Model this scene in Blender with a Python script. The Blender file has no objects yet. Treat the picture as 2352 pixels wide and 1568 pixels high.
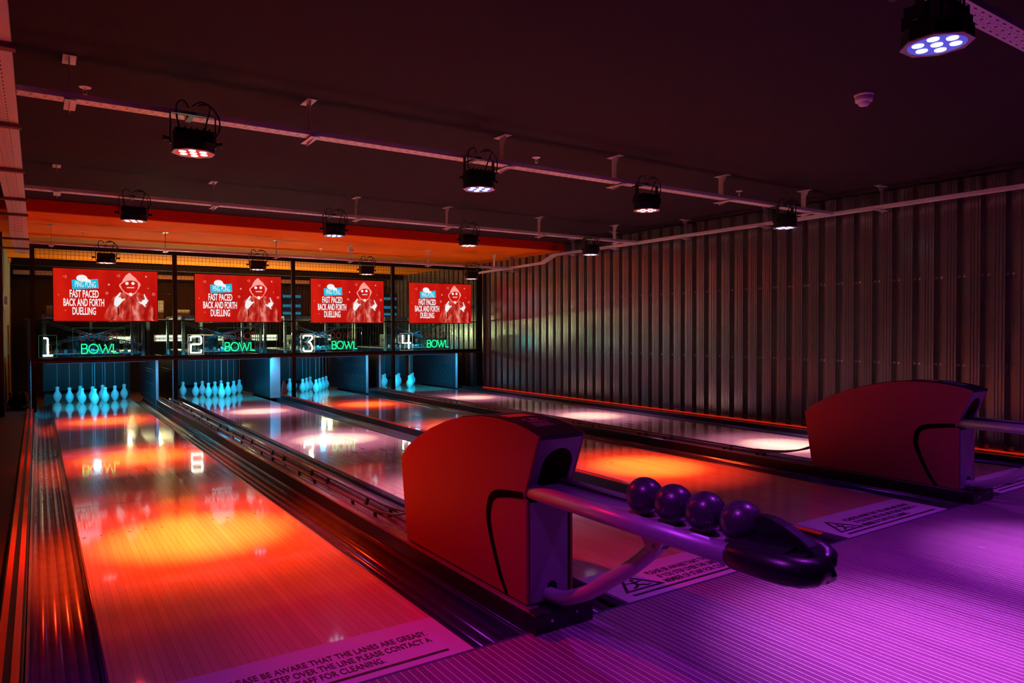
import bpy, bmesh, math, random
from mathutils import Vector, Matrix
random.seed(7)
C = bpy.context.scene.collection
PI = math.pi

# ------------------------------------------------------------------ materials
def newmat(name):
    m = bpy.data.materials.new(name); m.use_nodes = True
    nt = m.node_tree; b = nt.nodes['Principled BSDF']
    return m, nt, b
def link(nt, a, b): nt.links.new(a, b)
def mat(name, col, rough=.5, metal=0., spec=.5, coat=0., coatr=.05, noise=0., nscale=20., bump=0., emis=None, es=0., aniso=0.):
    m, nt, b = newmat(name)
    b.inputs['Base Color'].default_value = (*col, 1)
    b.inputs['Roughness'].default_value = rough
    b.inputs['Metallic'].default_value = metal
    b.inputs['Specular IOR Level'].default_value = spec
    b.inputs['Coat Weight'].default_value = coat
    b.inputs['Coat Roughness'].default_value = coatr
    if emis:
        b.inputs['Emission Color'].default_value = (*emis, 1)
        b.inputs['Emission Strength'].default_value = es
    tc = nt.nodes.new('ShaderNodeTexCoord')
    n = nt.nodes.new('ShaderNodeTexNoise'); n.inputs['Scale'].default_value = nscale; n.inputs['Detail'].default_value = 4
    link(nt, tc.outputs['Object'], n.inputs['Vector'])
    if noise > 0:
        mx = nt.nodes.new('ShaderNodeMix'); mx.data_type = 'RGBA'; mx.blend_type = 'MULTIPLY'
        mx.inputs['Factor'].default_value = 1
        mx.inputs[6].default_value = (*col, 1)
        r = nt.nodes.new('ShaderNodeMapRange'); r.inputs['From Min'].default_value = .3; r.inputs['From Max'].default_value = .7
        r.inputs['To Min'].default_value = 1 - noise; r.inputs['To Max'].default_value = 1
        link(nt, n.outputs['Fac'], r.inputs['Value']); link(nt, r.outputs[0], mx.inputs[7])
        link(nt, mx.outputs[2], b.inputs['Base Color'])
    rr = nt.nodes.new('ShaderNodeMapRange'); rr.inputs['To Min'].default_value = rough * .9; rr.inputs['To Max'].default_value = min(1, rough * 1.12)
    link(nt, n.outputs['Fac'], rr.inputs['Value']); link(nt, rr.outputs[0], b.inputs['Roughness'])
    if bump > 0:
        bp = nt.nodes.new('ShaderNodeBump'); bp.inputs['Strength'].default_value = bump; bp.inputs['Distance'].default_value = .002
        link(nt, n.outputs['Fac'], bp.inputs['Height']); link(nt, bp.outputs[0], b.inputs['Normal'])
    return m
def emit(name, col, s):
    m, nt, b = newmat(name)
    b.inputs['Base Color'].default_value = (*[c * .3 for c in col], 1)
    b.inputs['Emission Color'].default_value = (*col, 1); b.inputs['Emission Strength'].default_value = s
    return m
def M_(nt, op, a, b=None, v=None):
    n = nt.nodes.new('ShaderNodeMath'); n.operation = op
    if hasattr(a, 'links'): link(nt, a, n.inputs[0])
    else: n.inputs[0].default_value = a
    if b is not None:
        if hasattr(b, 'links'): link(nt, b, n.inputs[1])
        else: n.inputs[1].default_value = b
    return n.outputs[0]
def boards(name, c1, c2, seam, pitch, seamw, rough, coat, seam_bright=False, coatr=.04, grain=.35):
    m, nt, b = newmat(name)
    tc = nt.nodes.new('ShaderNodeTexCoord'); sp = nt.nodes.new('ShaderNodeSeparateXYZ')
    link(nt, tc.outputs['Object'], sp.inputs[0])
    s = M_(nt, 'DIVIDE', sp.outputs[0], pitch)
    fl = M_(nt, 'FLOOR', s); fr = M_(nt, 'FRACT', s)
    wn = nt.nodes.new('ShaderNodeTexWhiteNoise'); wn.noise_dimensions = '1D'; link(nt, fl, wn.inputs['W'])
    # grain stretched along the boards
    cb = nt.nodes.new('ShaderNodeCombineXYZ')
    link(nt, M_(nt, 'MULTIPLY', sp.outputs[0], 160.), cb.inputs[0])
    link(nt, M_(nt, 'ADD', M_(nt, 'MULTIPLY', sp.outputs[1], 3.), M_(nt, 'MULTIPLY', fl, 3.7)), cb.inputs[1])
    ns = nt.nodes.new('ShaderNodeTexNoise'); ns.inputs['Scale'].default_value = 1; ns.inputs['Detail'].default_value = 5
    link(nt, cb.outputs[0], ns.inputs['Vector'])
    f = M_(nt, 'ADD', M_(nt, 'MULTIPLY', wn.outputs['Value'], .5), M_(nt, 'MULTIPLY', ns.outputs['Fac'], grain * 2))
    mx = nt.nodes.new('ShaderNodeMix'); mx.data_type = 'RGBA'
    mx.inputs[6].default_value = (*c1, 1); mx.inputs[7].default_value = (*c2, 1); link(nt, f, mx.inputs['Factor'])
    sm = M_(nt, 'LESS_THAN', fr, seamw / pitch)
    m2 = nt.nodes.new('ShaderNodeMix'); m2.data_type = 'RGBA'
    link(nt, M_(nt, 'MULTIPLY', sm, .85 if seam_bright else .6), m2.inputs['Factor'])
    link(nt, mx.outputs[2], m2.inputs[6]); m2.inputs[7].default_value = (*seam, 1)
    link(nt, m2.outputs[2], b.inputs['Base Color'])
    b.inputs['Roughness'].default_value = rough; b.inputs['Coat Weight'].default_value = coat; b.inputs['Coat Roughness'].default_value = coatr
    # faint smears in the oil film
    n3 = nt.nodes.new('ShaderNodeTexNoise'); n3.inputs['Scale'].default_value = 5; n3.inputs['Detail'].default_value = 6
    link(nt, tc.outputs['Object'], n3.inputs['Vector'])
    r3 = nt.nodes.new('ShaderNodeMapRange'); r3.inputs['From Min'].default_value = .35; r3.inputs['From Max'].default_value = .7
    r3.inputs['To Min'].default_value = coatr * .7; r3.inputs['To Max'].default_value = coatr * 1.6
    link(nt, n3.outputs['Fac'], r3.inputs['Value']); link(nt, r3.outputs[0], b.inputs['Coat Roughness'])
    return m

LANE = boards('lane_maple', (.80, .52, .36), (.62, .36, .24), (.10, .05, .04), 1.066 / 39, .0016, .22, 1.0, coatr=.05)
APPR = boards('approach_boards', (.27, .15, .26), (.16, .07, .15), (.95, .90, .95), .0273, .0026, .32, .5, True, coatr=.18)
M = dict(
    groove=mat('groove_black', (.004, .004, .005), .85, spec=.05),
    black=mat('black_plastic', (.012, .012, .016), .32, spec=.5, noise=.2, bump=.12, nscale=300),
    blackm=mat('black_paint', (.008, .007, .009), .6, spec=.25, noise=.3, nscale=40),
    blackgl=mat('gloss_black', (.02, .02, .026), .22, coat=.6, noise=.2),
    returnside=mat('return_satin_laminate', (.36, .065, .08), .5, spec=.12, noise=.06, nscale=30),
    returnfront=mat('return_front_panel', (.20, .17, .24), .42, spec=.35, noise=.06, nscale=30),
    returntop=mat('return_top', (.025, .020, .03), .55, spec=.3, noise=.1),
    tube=mat('brushed_tube', (.46, .43, .50), .40, metal=.35, noise=.08, nscale=60),
    trough=mat('trough_plate', (.45, .38, .45), .25, metal=.3, noise=.1),
    gutter=mat('gutter_grey', (.30, .31, .33), .24, metal=.25, spec=.6, noise=.2, nscale=12),
    gutterdk=mat('gutter_dark', (.11, .10, .11), .22, metal=.3, spec=.6, noise=.2, nscale=12),
    cap=mat('capping', (.22, .20, .21), .16, metal=.3, noise=.15, nscale=10),
    capside=mat('capping_side', (.02, .018, .02), .35),
    red=mat('red_trim_faint_glow', (.75, .02, .012), .25, coat=.6, noise=.1, emis=(1, .03, .01), es=.10),  # slight red glow put into the edging's own material
    redled=emit('red_strip_light', (1, .03, .008), .42),
    rail=mat('return_rail', (.20, .13, .12), .3, metal=.7),
    steel=mat('galvanised', (.62, .60, .62), .42, metal=.35, noise=.15, nscale=25),
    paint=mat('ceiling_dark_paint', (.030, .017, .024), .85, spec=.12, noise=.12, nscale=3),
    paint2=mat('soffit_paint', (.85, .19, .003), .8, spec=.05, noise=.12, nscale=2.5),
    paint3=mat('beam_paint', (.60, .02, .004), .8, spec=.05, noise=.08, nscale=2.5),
    wallblk=mat('black_wall', (.016, .012, .014), .7, noise=.3, nscale=6),
    wallback=mat('back_wall', (.035, .026, .018), .8, noise=.4, nscale=5),
    stone=mat('bare_block_wall', (.22, .19, .13), .9, noise=.5, nscale=9, bump=.5),
    floor=mat('dark_floor', (.05, .03, .028), .5, noise=.4, nscale=9),
    white=mat('white_plastic', (.78, .74, .74), .4, noise=.05),
    pin=mat('pin_white', (.80, .82, .80), .25, coat=.6, noise=.04),
    string=mat('string', (.6, .6, .6), .8),
    kick=mat('kickback_panel', (.035, .035, .045), .34, noise=.25, nscale=14),
    kickedge=mat('kickback_edge', (.65, .68, .72), .35, noise=.1),
    curtain=mat('pin_curtain', (.085, .075, .085), .85, noise=.25, nscale=120, bump=.3),
    screw=mat('screw_head', (.85, .80, .80), .35, metal=.4),
    ink=mat('black_vinyl', (.02, .012, .02), .5),
    machine=mat('machine_steel', (.30, .32, .34), .35, metal=.6, noise=.3, nscale=20),
    machdk=mat('machine_dark', (.04, .04, .045), .5, noise=.3),
    wire=mat('mesh_wire', (.06, .05, .05), .5, metal=.3),
    bag=mat('bin_bag', (.03, .03, .04), .35, noise=.3, nscale=12, bump=.6),
    wood=mat('raw_timber', (.42, .2, .07), .7, noise=.4, nscale=30),
    brick=mat('carton', (.16, .11, .07), .8, noise=.2),
    warm=emit('warm_tube', (1., .86, .55), 4.),
    neonw=emit('neon_white', (1., .98, .80), 9.),
    neong=emit('neon_green', (.006, 1., .22), 2.2),
    neonoff=mat('unlit_neon_tube', (.42, .09, .07), .25, coat=.8),
    bluebar=emit('blue_bar', (.03, .4, 1.), .35),
    sred=None, sfig=None)
M['swhite'] = emit('screen_white', (.78, .85, .85), 1.)
M['scyan'] = emit('screen_cyan', (.0, .50, .72), 1.)
M['sdark'] = emit('screen_dark_red', (.16, .002, .002), 1.)
M['spink'] = emit('screen_pink', (.85, .34, .30), 1.)
def screenmat():
    m, nt, b = newmat('screen_red'); b.inputs['Base Color'].default_value = (.02, .02, .02, 1); b.inputs['Roughness'].default_value = .2
    tc = nt.nodes.new('ShaderNodeTexCoord'); w = nt.nodes.new('ShaderNodeTexNoise'); w.inputs['Scale'].default_value = 1.6
    mp = nt.nodes.new('ShaderNodeMapping'); mp.inputs['Rotation'].default_value = (0, .8, 0); mp.inputs['Scale'].default_value = (1.8, 1, .5)
    link(nt, tc.outputs['Object'], mp.inputs[0]); link(nt, mp.outputs[0], w.inputs['Vector'])
    r = nt.nodes.new('ShaderNodeValToRGB'); r.color_ramp.elements[0].position = .35; r.color_ramp.elements[0].color = (.44, .002, .002, 1)
    r.color_ramp.elements[1].position = .65; r.color_ramp.elements[1].color = (.66, .012, .004, 1)
    link(nt, w.outputs['Fac'], r.inputs[0]); link(nt, r.outputs[0], b.inputs['Emission Color']); b.inputs['Emission Strength'].default_value = 1.
    return m
def figmat():
    m, nt, b = newmat('screen_hoodie'); b.inputs['Base Color'].default_value = (.02, .02, .02, 1); b.inputs['Roughness'].default_value = .2
    tc = nt.nodes.new('ShaderNodeTexCoord'); w = nt.nodes.new('ShaderNodeTexNoise'); w.inputs['Scale'].default_value = 9; w.inputs['Detail'].default_value = 6
    mp = nt.nodes.new('ShaderNodeMapping'); mp.inputs['Rotation'].default_value = (0, .6, 0); mp.inputs['Scale'].default_value = (1.2, 1, .55)
    link(nt, tc.outputs['Object'], mp.inputs[0]); link(nt, mp.outputs[0], w.inputs['Vector'])
    r = nt.nodes.new('ShaderNodeValToRGB'); r.color_ramp.elements[0].position = .38; r.color_ramp.elements[0].color = (.36, .004, .003, 1)
    r.color_ramp.elements[1].position = .68; r.color_ramp.elements[1].color = (.80, .30, .26, 1)
    e = r.color_ramp.elements.new(.53); e.color = (.60, .05, .03, 1)
    link(nt, w.outputs['Fac'], r.inputs[0]); link(nt, r.outputs[0], b.inputs['Emission Color']); b.inputs['Emission Strength'].default_value = 1.
    return m
M['sred'] = screenmat(); M['sfig'] = figmat()
# corrugated sheet: dark glossy coated steel, brushed-out vertically
def corr():
    m, nt, b = newmat('corrugated_steel')
    b.inputs['Base Color'].default_value = (.20, .17, .17, 1); b.inputs['Metallic'].default_value = .85
    tc = nt.nodes.new('ShaderNodeTexCoord'); mp = nt.nodes.new('ShaderNodeMapping'); mp.inputs['Scale'].default_value = (60, 60, .25)
    n = nt.nodes.new('ShaderNodeTexNoise'); n.inputs['Scale'].default_value = 1; n.inputs['Detail'].default_value = 3
    link(nt, tc.outputs['Object'], mp.inputs[0]); link(nt, mp.outputs[0], n.inputs['Vector'])
    r = nt.nodes.new('ShaderNodeMapRange'); r.inputs['To Min'].default_value = .20; r.inputs['To Max'].default_value = .30
    link(nt, n.outputs['Fac'], r.inputs['Value']); link(nt, r.outputs[0], b.inputs['Roughness'])
    mr = nt.nodes.new('ShaderNodeMapRange'); mr.inputs['From Min'].default_value=.3; mr.inputs['From Max'].default_value=.7
    mr.inputs['To Min'].default_value = .88; mr.inputs['To Max'].default_value = 1.05
    link(nt, n.outputs['Fac'], mr.inputs['Value'])
    mx = nt.nodes.new('ShaderNodeMix'); mx.data_type = 'RGBA'; mx.blend_type = 'MULTIPLY'; mx.inputs['Factor'].default_value = 1
    mx.inputs[6].default_value = (.38, .355, .355, 1); link(nt, mr.outputs[0], mx.inputs[7]); link(nt, mx.outputs[2], b.inputs['Base Color'])
    return m
M['corr'] = corr()
# perforated tray: slots as a surface pattern (x across, y along in object space)
def traymat():
    m, nt, b = newmat('perforated_tray')
    b.inputs['Metallic'].default_value = .25; b.inputs['Roughness'].default_value = .45
    tc = nt.nodes.new('ShaderNodeTexCoord'); sp = nt.nodes.new('ShaderNodeSeparateXYZ'); link(nt, tc.outputs['Object'], sp.inputs[0])
    x = sp.outputs[0]; y = sp.outputs[1]
    def band(v, pitch, lo, hi, off=0.):
        f = M_(nt, 'FRACT', M_(nt, 'ADD', M_(nt, 'DIVIDE', v, pitch), off))
        return M_(nt, 'MULTIPLY', M_(nt, 'GREATER_THAN', f, lo), M_(nt, 'LESS_THAN', f, hi))
    def near(v, c, w):
        return M_(nt, 'LESS_THAN', M_(nt, 'ABSOLUTE', M_(nt, 'SUBTRACT', v, c)), w)
    s = M_(nt, 'MULTIPLY', band(y, .06, .2, .62), near(x, -.030, .0028))
    s2 = M_(nt, 'MULTIPLY', band(y, .06, .2, .62, .5), near(x, .030, .0028))
    s3 = M_(nt, 'MULTIPLY', band(y, .06, .1, .28, .25), near(x, 0., .006))
    s4 = M_(nt, 'MULTIPLY', band(y, .03, .1, .3, .1), near(x, .015, .0025))
    s5 = M_(nt, 'MULTIPLY', band(y, .03, .1, .3, .6), near(x, -.015, .0025))
    t = s
    for q in (s2, s3, s4, s5): t = M_(nt, 'MAXIMUM', t, q)
    mx = nt.nodes.new('ShaderNodeMix'); mx.data_type = 'RGBA'; link(nt, t, mx.inputs['Factor'])
    mx.inputs[6].default_value = (.70, .68, .70, 1); mx.inputs[7].default_value = (.015, .01, .012, 1)
    link(nt, mx.outputs[2], b.inputs['Base Color'])
    return m
M['tray'] = traymat()
def glassmat(name, tint, fac=.08, rough=.03):
    m, nt, b = newmat(name); nt.nodes.remove(b)
    out = nt.nodes['Material Output']
    t = nt.nodes.new('ShaderNodeBsdfTransparent'); t.inputs[0].default_value = (*tint, 1)
    g = nt.nodes.new('ShaderNodeBsdfGlossy'); g.inputs['Roughness'].default_value = rough
    f = nt.nodes.new('ShaderNodeFresnel'); f.inputs['IOR'].default_value = 1.45
    mx = nt.nodes.new('ShaderNodeMixShader'); link(nt, f.outputs[0], mx.inputs[0]); link(nt, t.outputs[0], mx.inputs[1]); link(nt, g.outputs[0], mx.inputs[2])
    link(nt, mx.outputs[0], out.inputs[0]); return m
M['glass'] = glassmat('clear_panel', (.72, .86, .83))
M['acrylic'] = glassmat('acrylic_panel', (.88, .92, .90))
M['acrw'] = emit('acrylic_edge_lit_white', (.95, .95, .75), .8)
M['acrg'] = emit('acrylic_edge_lit_green', (.10, .45, .22), .25)
# ball: dark resin with light flecks
def ballmat():
    m, nt, b = newmat('ball_resin'); b.inputs['Roughness'].default_value = .36; b.inputs['Coat Weight'].default_value = .35; b.inputs['Coat Roughness'].default_value = .22
    tc = nt.nodes.new('ShaderNodeTexCoord'); v = nt.nodes.new('ShaderNodeTexVoronoi'); v.inputs['Scale'].default_value = 230
    link(nt, tc.outputs['Object'], v.inputs['Vector'])
    n = nt.nodes.new('ShaderNodeTexNoise'); n.inputs['Scale'].default_value = 30; link(nt, tc.outputs['Object'], n.inputs['Vector'])
    th = M_(nt, 'MULTIPLY', M_(nt, 'MAXIMUM', M_(nt, 'SUBTRACT', n.outputs['Fac'], .42), 0.), 1.1)
    f = M_(nt, 'LESS_THAN', v.outputs['Distance'], th)
    mx = nt.nodes.new('ShaderNodeMix'); mx.data_type = 'RGBA'; link(nt, f, mx.inputs['Factor'])
    mx.inputs[6].default_value = (.045, .035, .06, 1); mx.inputs[7].default_value = (.6, .5, .6, 1)
    link(nt, mx.outputs[2], b.inputs['Base Color']); return m
M['ball'] = ballmat()

# ------------------------------------------------------------------ mesh helpers
def bx(bm, x0, x1, y0, y1, z0, z1, mi=0):
    v = [bm.verts.new(p) for p in ((x0,y0,z0),(x1,y0,z0),(x1,y1,z0),(x0,y1,z0),(x0,y0,z1),(x1,y0,z1),(x1,y1,z1),(x0,y1,z1))]
    for f in ((0,3,2,1),(4,5,6,7),(0,1,5,4),(1,2,6,5),(2,3,7,6),(3,0,4,7)):
        fc = bm.faces.new([v[i] for i in f]); fc.material_index = mi
def tube(bm, pts, r, n=8, closed=False, smooth=True, caps=True):
    pts = [Vector(p) for p in pts]; N = len(pts); rings = []
    rs = r if isinstance(r, (list, tuple)) else [r] * N
    prev = None
    for i, p in enumerate(pts):
        if closed: t = (pts[(i+1) % N] - pts[i-1]).normalized()
        elif i == 0: t = (pts[1] - p).normalized()
        elif i == N-1: t = (p - pts[i-1]).normalized()
        else: t = ((pts[i+1]-p).normalized() + (p-pts[i-1]).normalized()).normalized()
        if prev is None:
            a = Vector((0,0,1)) if abs(t.z) < .9 else Vector((1,0,0))
            u = t.cross(a).normalized()
        else:
            u = (prev - t * prev.dot(t)).normalized()
        prev = u; w = t.cross(u)
        rings.append([bm.verts.new(p + (u*math.cos(2*PI*k/n) + w*math.sin(2*PI*k/n)) * rs[i]) for k in range(n)])
    for i in range(N if closed else N-1):
        a, b = rings[i], rings[(i+1) % N]
        for k in range(n):
            f = bm.faces.new((a[k], a[(k+1) % n], b[(k+1) % n], b[k])); f.smooth = smooth
    if not closed and caps:
        bm.faces.new(rings[0][::-1]); bm.faces.new(rings[-1])
def smoothpts(P, n=4):
    V = [Vector(p) for p in P]; out = []
    for i in range(len(V)-1):
        a, b_, c, d = V[max(0, i-1)], V[i], V[i+1], V[min(len(V)-1, i+2)]
        for s in range(n):
            t = s/n; out.append(.5*((2*b_)+(-a+c)*t+(2*a-5*b_+4*c-d)*t*t+(-a+3*b_-3*c+d)*t**3))
    return out+[V[-1]]
def lathe(bm, prof, n=24, c=(0,0,0), axis='Z'):
    rings = []
    for z, r in prof:
        ring = []
        for k in range(n):
            a = 2*PI*k/n
            p = (r*math.cos(a), r*math.sin(a), z)
            if axis == 'Y': p = (p[0], p[2], p[1])
            if axis == 'X': p = (p[2], p[0], p[1])
            ring.append(bm.verts.new(Vector(p) + Vector(c)))
        rings.append(ring)
    for a, b in zip(rings, rings[1:]):
        for k in range(n):
            f = bm.faces.new((a[k], a[(k+1) % n], b[(k+1) % n], b[k])); f.smooth = True
    bm.faces.new(rings[0][::-1]); bm.faces.new(rings[-1])
def prism(bm, poly, axis, a, b):
    """poly: 2-D points; axis: the extrusion axis"""
    def P(q, h):
        return {'X': (h, q[0], q[1]), 'Y': (q[0], h, q[1]), 'Z': (q[0], q[1], h)}[axis]
    A = [bm.verts.new(P(q, a)) for q in poly]; B = [bm.verts.new(P(q, b)) for q in poly]
    n = len(poly)
    bm.faces.new(A); bm.faces.new(B[::-1])
    for i in range(n): bm.faces.new((A[i], B[i], B[(i+1) % n], A[(i+1) % n]))
def sweepY(bm, prof, y0, y1, ys=None, smooth=False, flat=()):
    """open profile (x,z) swept along Y"""
    ys = ys or [y0, y1]
    rows = [[bm.verts.new((x, y, z)) for x, z in prof] for y in ys]
    for a, b in zip(rows, rows[1:]):
        for i in range(len(prof)-1):
            f = bm.faces.new((a[i], b[i], b[i+1], a[i+1])); f.smooth = smooth and i not in flat
def obj(name, bm, m, parent=None, loc=(0,0,0), rot=(0,0,0), recalc=True, bevel=0, label=None):
    if recalc: bmesh.ops.recalc_face_normals(bm, faces=bm.faces)
    me = bpy.data.meshes.new(name); bm.to_mesh(me); bm.free()
    for q in (m if isinstance(m, (list, tuple)) else [m]): me.materials.append(q)
    o = bpy.data.objects.new(name, me); C.objects.link(o)
    o.parent = parent; o.location = loc; o.rotation_euler = rot
    if bevel:
        md = o.modifiers.new('bevel', 'BEVEL'); md.width = bevel; md.segments = 2; md.limit_method = 'ANGLE'; md.angle_limit = .7
    if label: o['label'] = label
    return o
def B(): return bmesh.new()
def thing(name, label, cat, loc=(0,0,0), rz=0, group=None):
    o = bpy.data.objects.new(name, None); C.objects.link(o); o.empty_display_size = .1
    o.location = loc; o.rotation_euler = (0,0,rz); o['label'] = label; o['category'] = cat
    if group: o['group'] = group
    return o
def tag(o, label, cat, group=None, kind=None):
    if label: o['label'] = label
    if cat: o['category'] = cat
    if group: o['group'] = group
    if kind: o['kind'] = kind
    return o
def struct(name, bm, m, **k):
    o = obj(name, bm, m, **k); o['kind'] = 'structure'; return o
kids = {}
def dup(root, loc, label, rz=None, group=None):
    def rec(o, par):
        c = o.copy(); C.objects.link(c); c.parent = par
        for ch in [q for q in list(bpy.data.objects) if q.parent == o]: rec(ch, c)
        return c
    r = rec(root, None); r.location = loc; r['label'] = label
    if rz is not None: r.rotation_euler.z = rz
    if group: r['group'] = group
    return r
def textmesh(s, size, xs=1., bold=0., depth=.0008, spacing=1., align='LEFT'):
    cu = bpy.data.curves.new('t', 'FONT'); cu.body = s; cu.size = size; cu.offset = bold; cu.extrude = depth
    cu.align_x = align; cu.space_character = spacing; cu.resolution_u = 3
    o = bpy.data.objects.new('t', cu); C.objects.link(o)
    bpy.context.view_layer.update()
    me = bpy.data.meshes.new_from_object(o.evaluated_get(bpy.context.evaluated_depsgraph_get()))
    bpy.data.objects.remove(o); bpy.data.curves.remove(cu)
    bm = bmesh.new(); bm.from_mesh(me); bpy.data.meshes.remove(me)
    for v in bm.verts: v.co.x *= xs
    return bm
def merge(dst, src, mtx):
    mp = {}
    for v in src.verts: mp[v] = dst.verts.new(mtx @ v.co)
    for f in src.faces:
        try: dst.faces.new([mp[v] for v in f.verts])
        except ValueError: pass
    src.free()
def T(x, y, z): return Matrix.Translation((x, y, z))
def fit_text(s, x0, x1, y0, h, bold=.0, depth=.0005):
    """text in the XY plane scaled to run exactly from x0 to x1, cap height h"""
    b = textmesh(s, 1., bold=bold, depth=depth)
    mn = min(v.co.x for v in b.verts); mxx = max(v.co.x for v in b.verts)
    lo = 0; hi = .7
    for v in b.verts:
        v.co.x = x0 + (v.co.x - mn) / (mxx - mn) * (x1 - x0); v.co.y = y0 + v.co.y / hi * h
    return b

# ------------------------------------------------------------------ layout
XW = 7.14; YF = 2.09; YE = 13.25; ZC = 2.5; ZL = 2.375; YB = 9.08; YM = 11.6; YK = 16.35
LX = [(.175, 1.241), (1.966, 3.032), (3.534, 4.600), (5.334, 6.400)]
CX = [(a+b)/2 for a, b in LX]
XL = -3.2
LN = ['the leftmost lane', 'the second lane', 'the third lane', 'the rightmost lane']

# ---- room shell
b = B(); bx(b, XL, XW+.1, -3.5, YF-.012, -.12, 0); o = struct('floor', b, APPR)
b = B(); bx(b, XL, XW+.1, YF-.012, YK+.1, -.16, -.125); struct('floor_lower', b, M['floor'])
b = B(); bx(b, XL, -.135, YF-.012, YK+.1, -.12, -.004); struct('floor_side', b, M['floor'])
b = B(); bx(b, -.1, XW, YF-.012, YF, -.1, .0005); struct('trim_1', b, mat('joint_strip', (.06, .06, .16), .4))
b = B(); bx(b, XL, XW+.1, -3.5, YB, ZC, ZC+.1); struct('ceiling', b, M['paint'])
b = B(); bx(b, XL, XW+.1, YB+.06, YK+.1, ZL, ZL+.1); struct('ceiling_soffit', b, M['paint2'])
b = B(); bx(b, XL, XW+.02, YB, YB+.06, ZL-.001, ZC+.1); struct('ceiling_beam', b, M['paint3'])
b = B(); bx(b, XL, XW, YK, YK+.1, -.12, ZC); struct('wall_back', b, M['wallback'])
b = B(); bx(b, XL-.1, XL, -3.5, YK+.1, -.12, ZC); struct('wall_left', b, M['wallblk'])
b = B(); bx(b, XL, XW, -3.6, -3.5, -.12, ZC); struct('wall_front', b, M['wallblk'])
b = B(); bx(b, XL, -.36, 11.2, 11.35, -.12, ZL); struct('wall_partition', b, M['wallblk'])
b = B(); bx(b, -.55, -.40, 11.35, YK, -.12, ZL); struct('wall_block', b, M['stone'])
# corrugated wall on the right
prof = []
y = -3.5
while y < YK:
    # valley (far) .055, slope .015, crown .115 with fine ribs, slope .015
    prof += [(XW+.028, y), (XW+.028, y+.052), (XW-.036, y+.068)]
    for k in range(3):
        yy = y+.068+.028*(k+.55)
        prof += [(XW-.036, yy), (XW-.031, yy+.004), (XW-.031, yy+.006), (XW-.036, yy+.010)]
    prof += [(XW-.036, y+.190)]
    y += .2
b = B()
vs0 = [b.verts.new((x, yy, -.12)) for x, yy in prof]; vs1 = [b.verts.new((x, yy, ZC-.02)) for x, yy in prof]
for i in range(len(prof)-1): b.faces.new((vs0[i], vs0[i+1], vs1[i+1], vs1[i]))
bx(b, XW+.03, XW+.1, -3.5, YK+.1, -.12, ZC)
wall = struct('wall_right', b, M['corr'], recalc=False)
first = None
for z in (1.585, .757):
    for k in range(48):
        yy = -3.5 + .2*(27+k) + .026
        if first is None:
            b = B(); lathe(b, [(-.009,.003),(-.007,.008),(-.002,.011),(.004,.011)], 8, (0,0,0), 'X')
            first = o = obj('screw', b, M['screw'], wall)
        else:
            o = first.copy(); C.objects.link(o); o.parent = wall
        o.location = (XW+.024, yy, z)
b = B()
for k in range(52):
    lathe(b, [(-.012,.003),(-.008,.010),(.002,.012)], 8, (XW+.024, -3.5+.2*(25+k)+.026, .045), 'X')
o = obj('screw', b, M['screw'], wall); o['kind'] = 'stuff'; o['label'] = 'lowest row of small screws along the foot of the wall'
b = B(); bx(b, XW-.075, XW-.045, 0.8, 11.55, .0, .013); o = obj('red_light_strip', b, M['redled'])
tag(o, 'thin glowing red strip along the foot of the corrugated wall', 'light strip')

# ---- lanes
def lane_marks(par):
    INL = mat('lane_inlay', (.06, .04, .03), .3); d0 = a0 = None
    for dx in (.021, .099, .153, .233, .313, .394, .661, .742, .822, .900):
        if d0 is None: b = B(); lathe(b, [(0, .008), (.0006, .008)], 8); d0 = o = obj('dot_mark', b, INL, par)
        else: o = d0.copy(); C.objects.link(o)
        o.location = (dx-.533, 4.38-YF, 0)
    for dx, yy in ((.127,5.767),(.264,5.92),(.399,6.08),(.532,6.235),(.669,6.075),(.801,5.92),(.931,5.76)):
        if a0 is None: b = B(); prism(b, [(-.014,-.06), (.014,-.06), (.003,.09), (-.003,.09)], 'Z', 0, .0006); a0 = o = obj('arrow_mark', b, INL, par)
        else: o = a0.copy(); C.objects.link(o)
        o.location = (dx-.533, yy-YF, 0)
def notice():
    b = B(); z = .0008
    def put(t): merge(b, t, T(0, 0, z+.0004))
    put(fit_text('PLEASE BE AWARE THAT THE LANES ARE GREASY.', -.235, .452, .187, .038, .010))
    put(fit_text('IF YOU STEP OVER THE LINE PLEASE CONTACT A', -.215, .440, .130, .038, .010))
    put(fit_text('MEMBER OF STAFF FOR CLEANING.', -.232, .240, .074, .038, .010))
    bx(b, -.466, .457, .036, .050, z, z+.0008)
    # warning triangle with slipping figure
    A = Vector((-.475, .078)); Bq = Vector((-.245, .078)); Cq = Vector((-.36, .255))
    cen = (A+Bq+Cq)/3
    for p, q in ((A,Bq),(Bq,Cq),(Cq,A)):
        pi_ = cen+(p-cen)*.78; qi = cen+(q-cen)*.78
        prism(b, [tuple(p), tuple(q), tuple(qi), tuple(pi_)], 'Z', z, z+.0008)
    def limb(pts, r):
        for p, q in zip(pts, pts[1:]):
            p = Vector(p); q = Vector(q); d = (q-p).normalized(); n = Vector((-d.y, d.x))*r
            prism(b, [tuple(p+n), tuple(q+n), tuple(q-n), tuple(p-n)], 'Z', z, z+.0008)
    lathe(b, [(z, .011), (z+.0008, .011)], 10, (-.352, .178, 0))
    limb([(-.358,.162),(-.365,.122)], .009); limb([(-.404,.160),(-.360,.150),(-.318,.158)], .004)
    limb([(-.365,.124),(-.338,.118),(-.322,.098)], .006); limb([(-.367,.124),(-.385,.108),(-.405,.104)], .006)
    limb([(-.318,.112),(-.300,.112)], .0015); limb([(-.318,.104),(-.298,.104)], .0015)
    return b
decal = glassmat('notice_film', (1,1,1))
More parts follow.
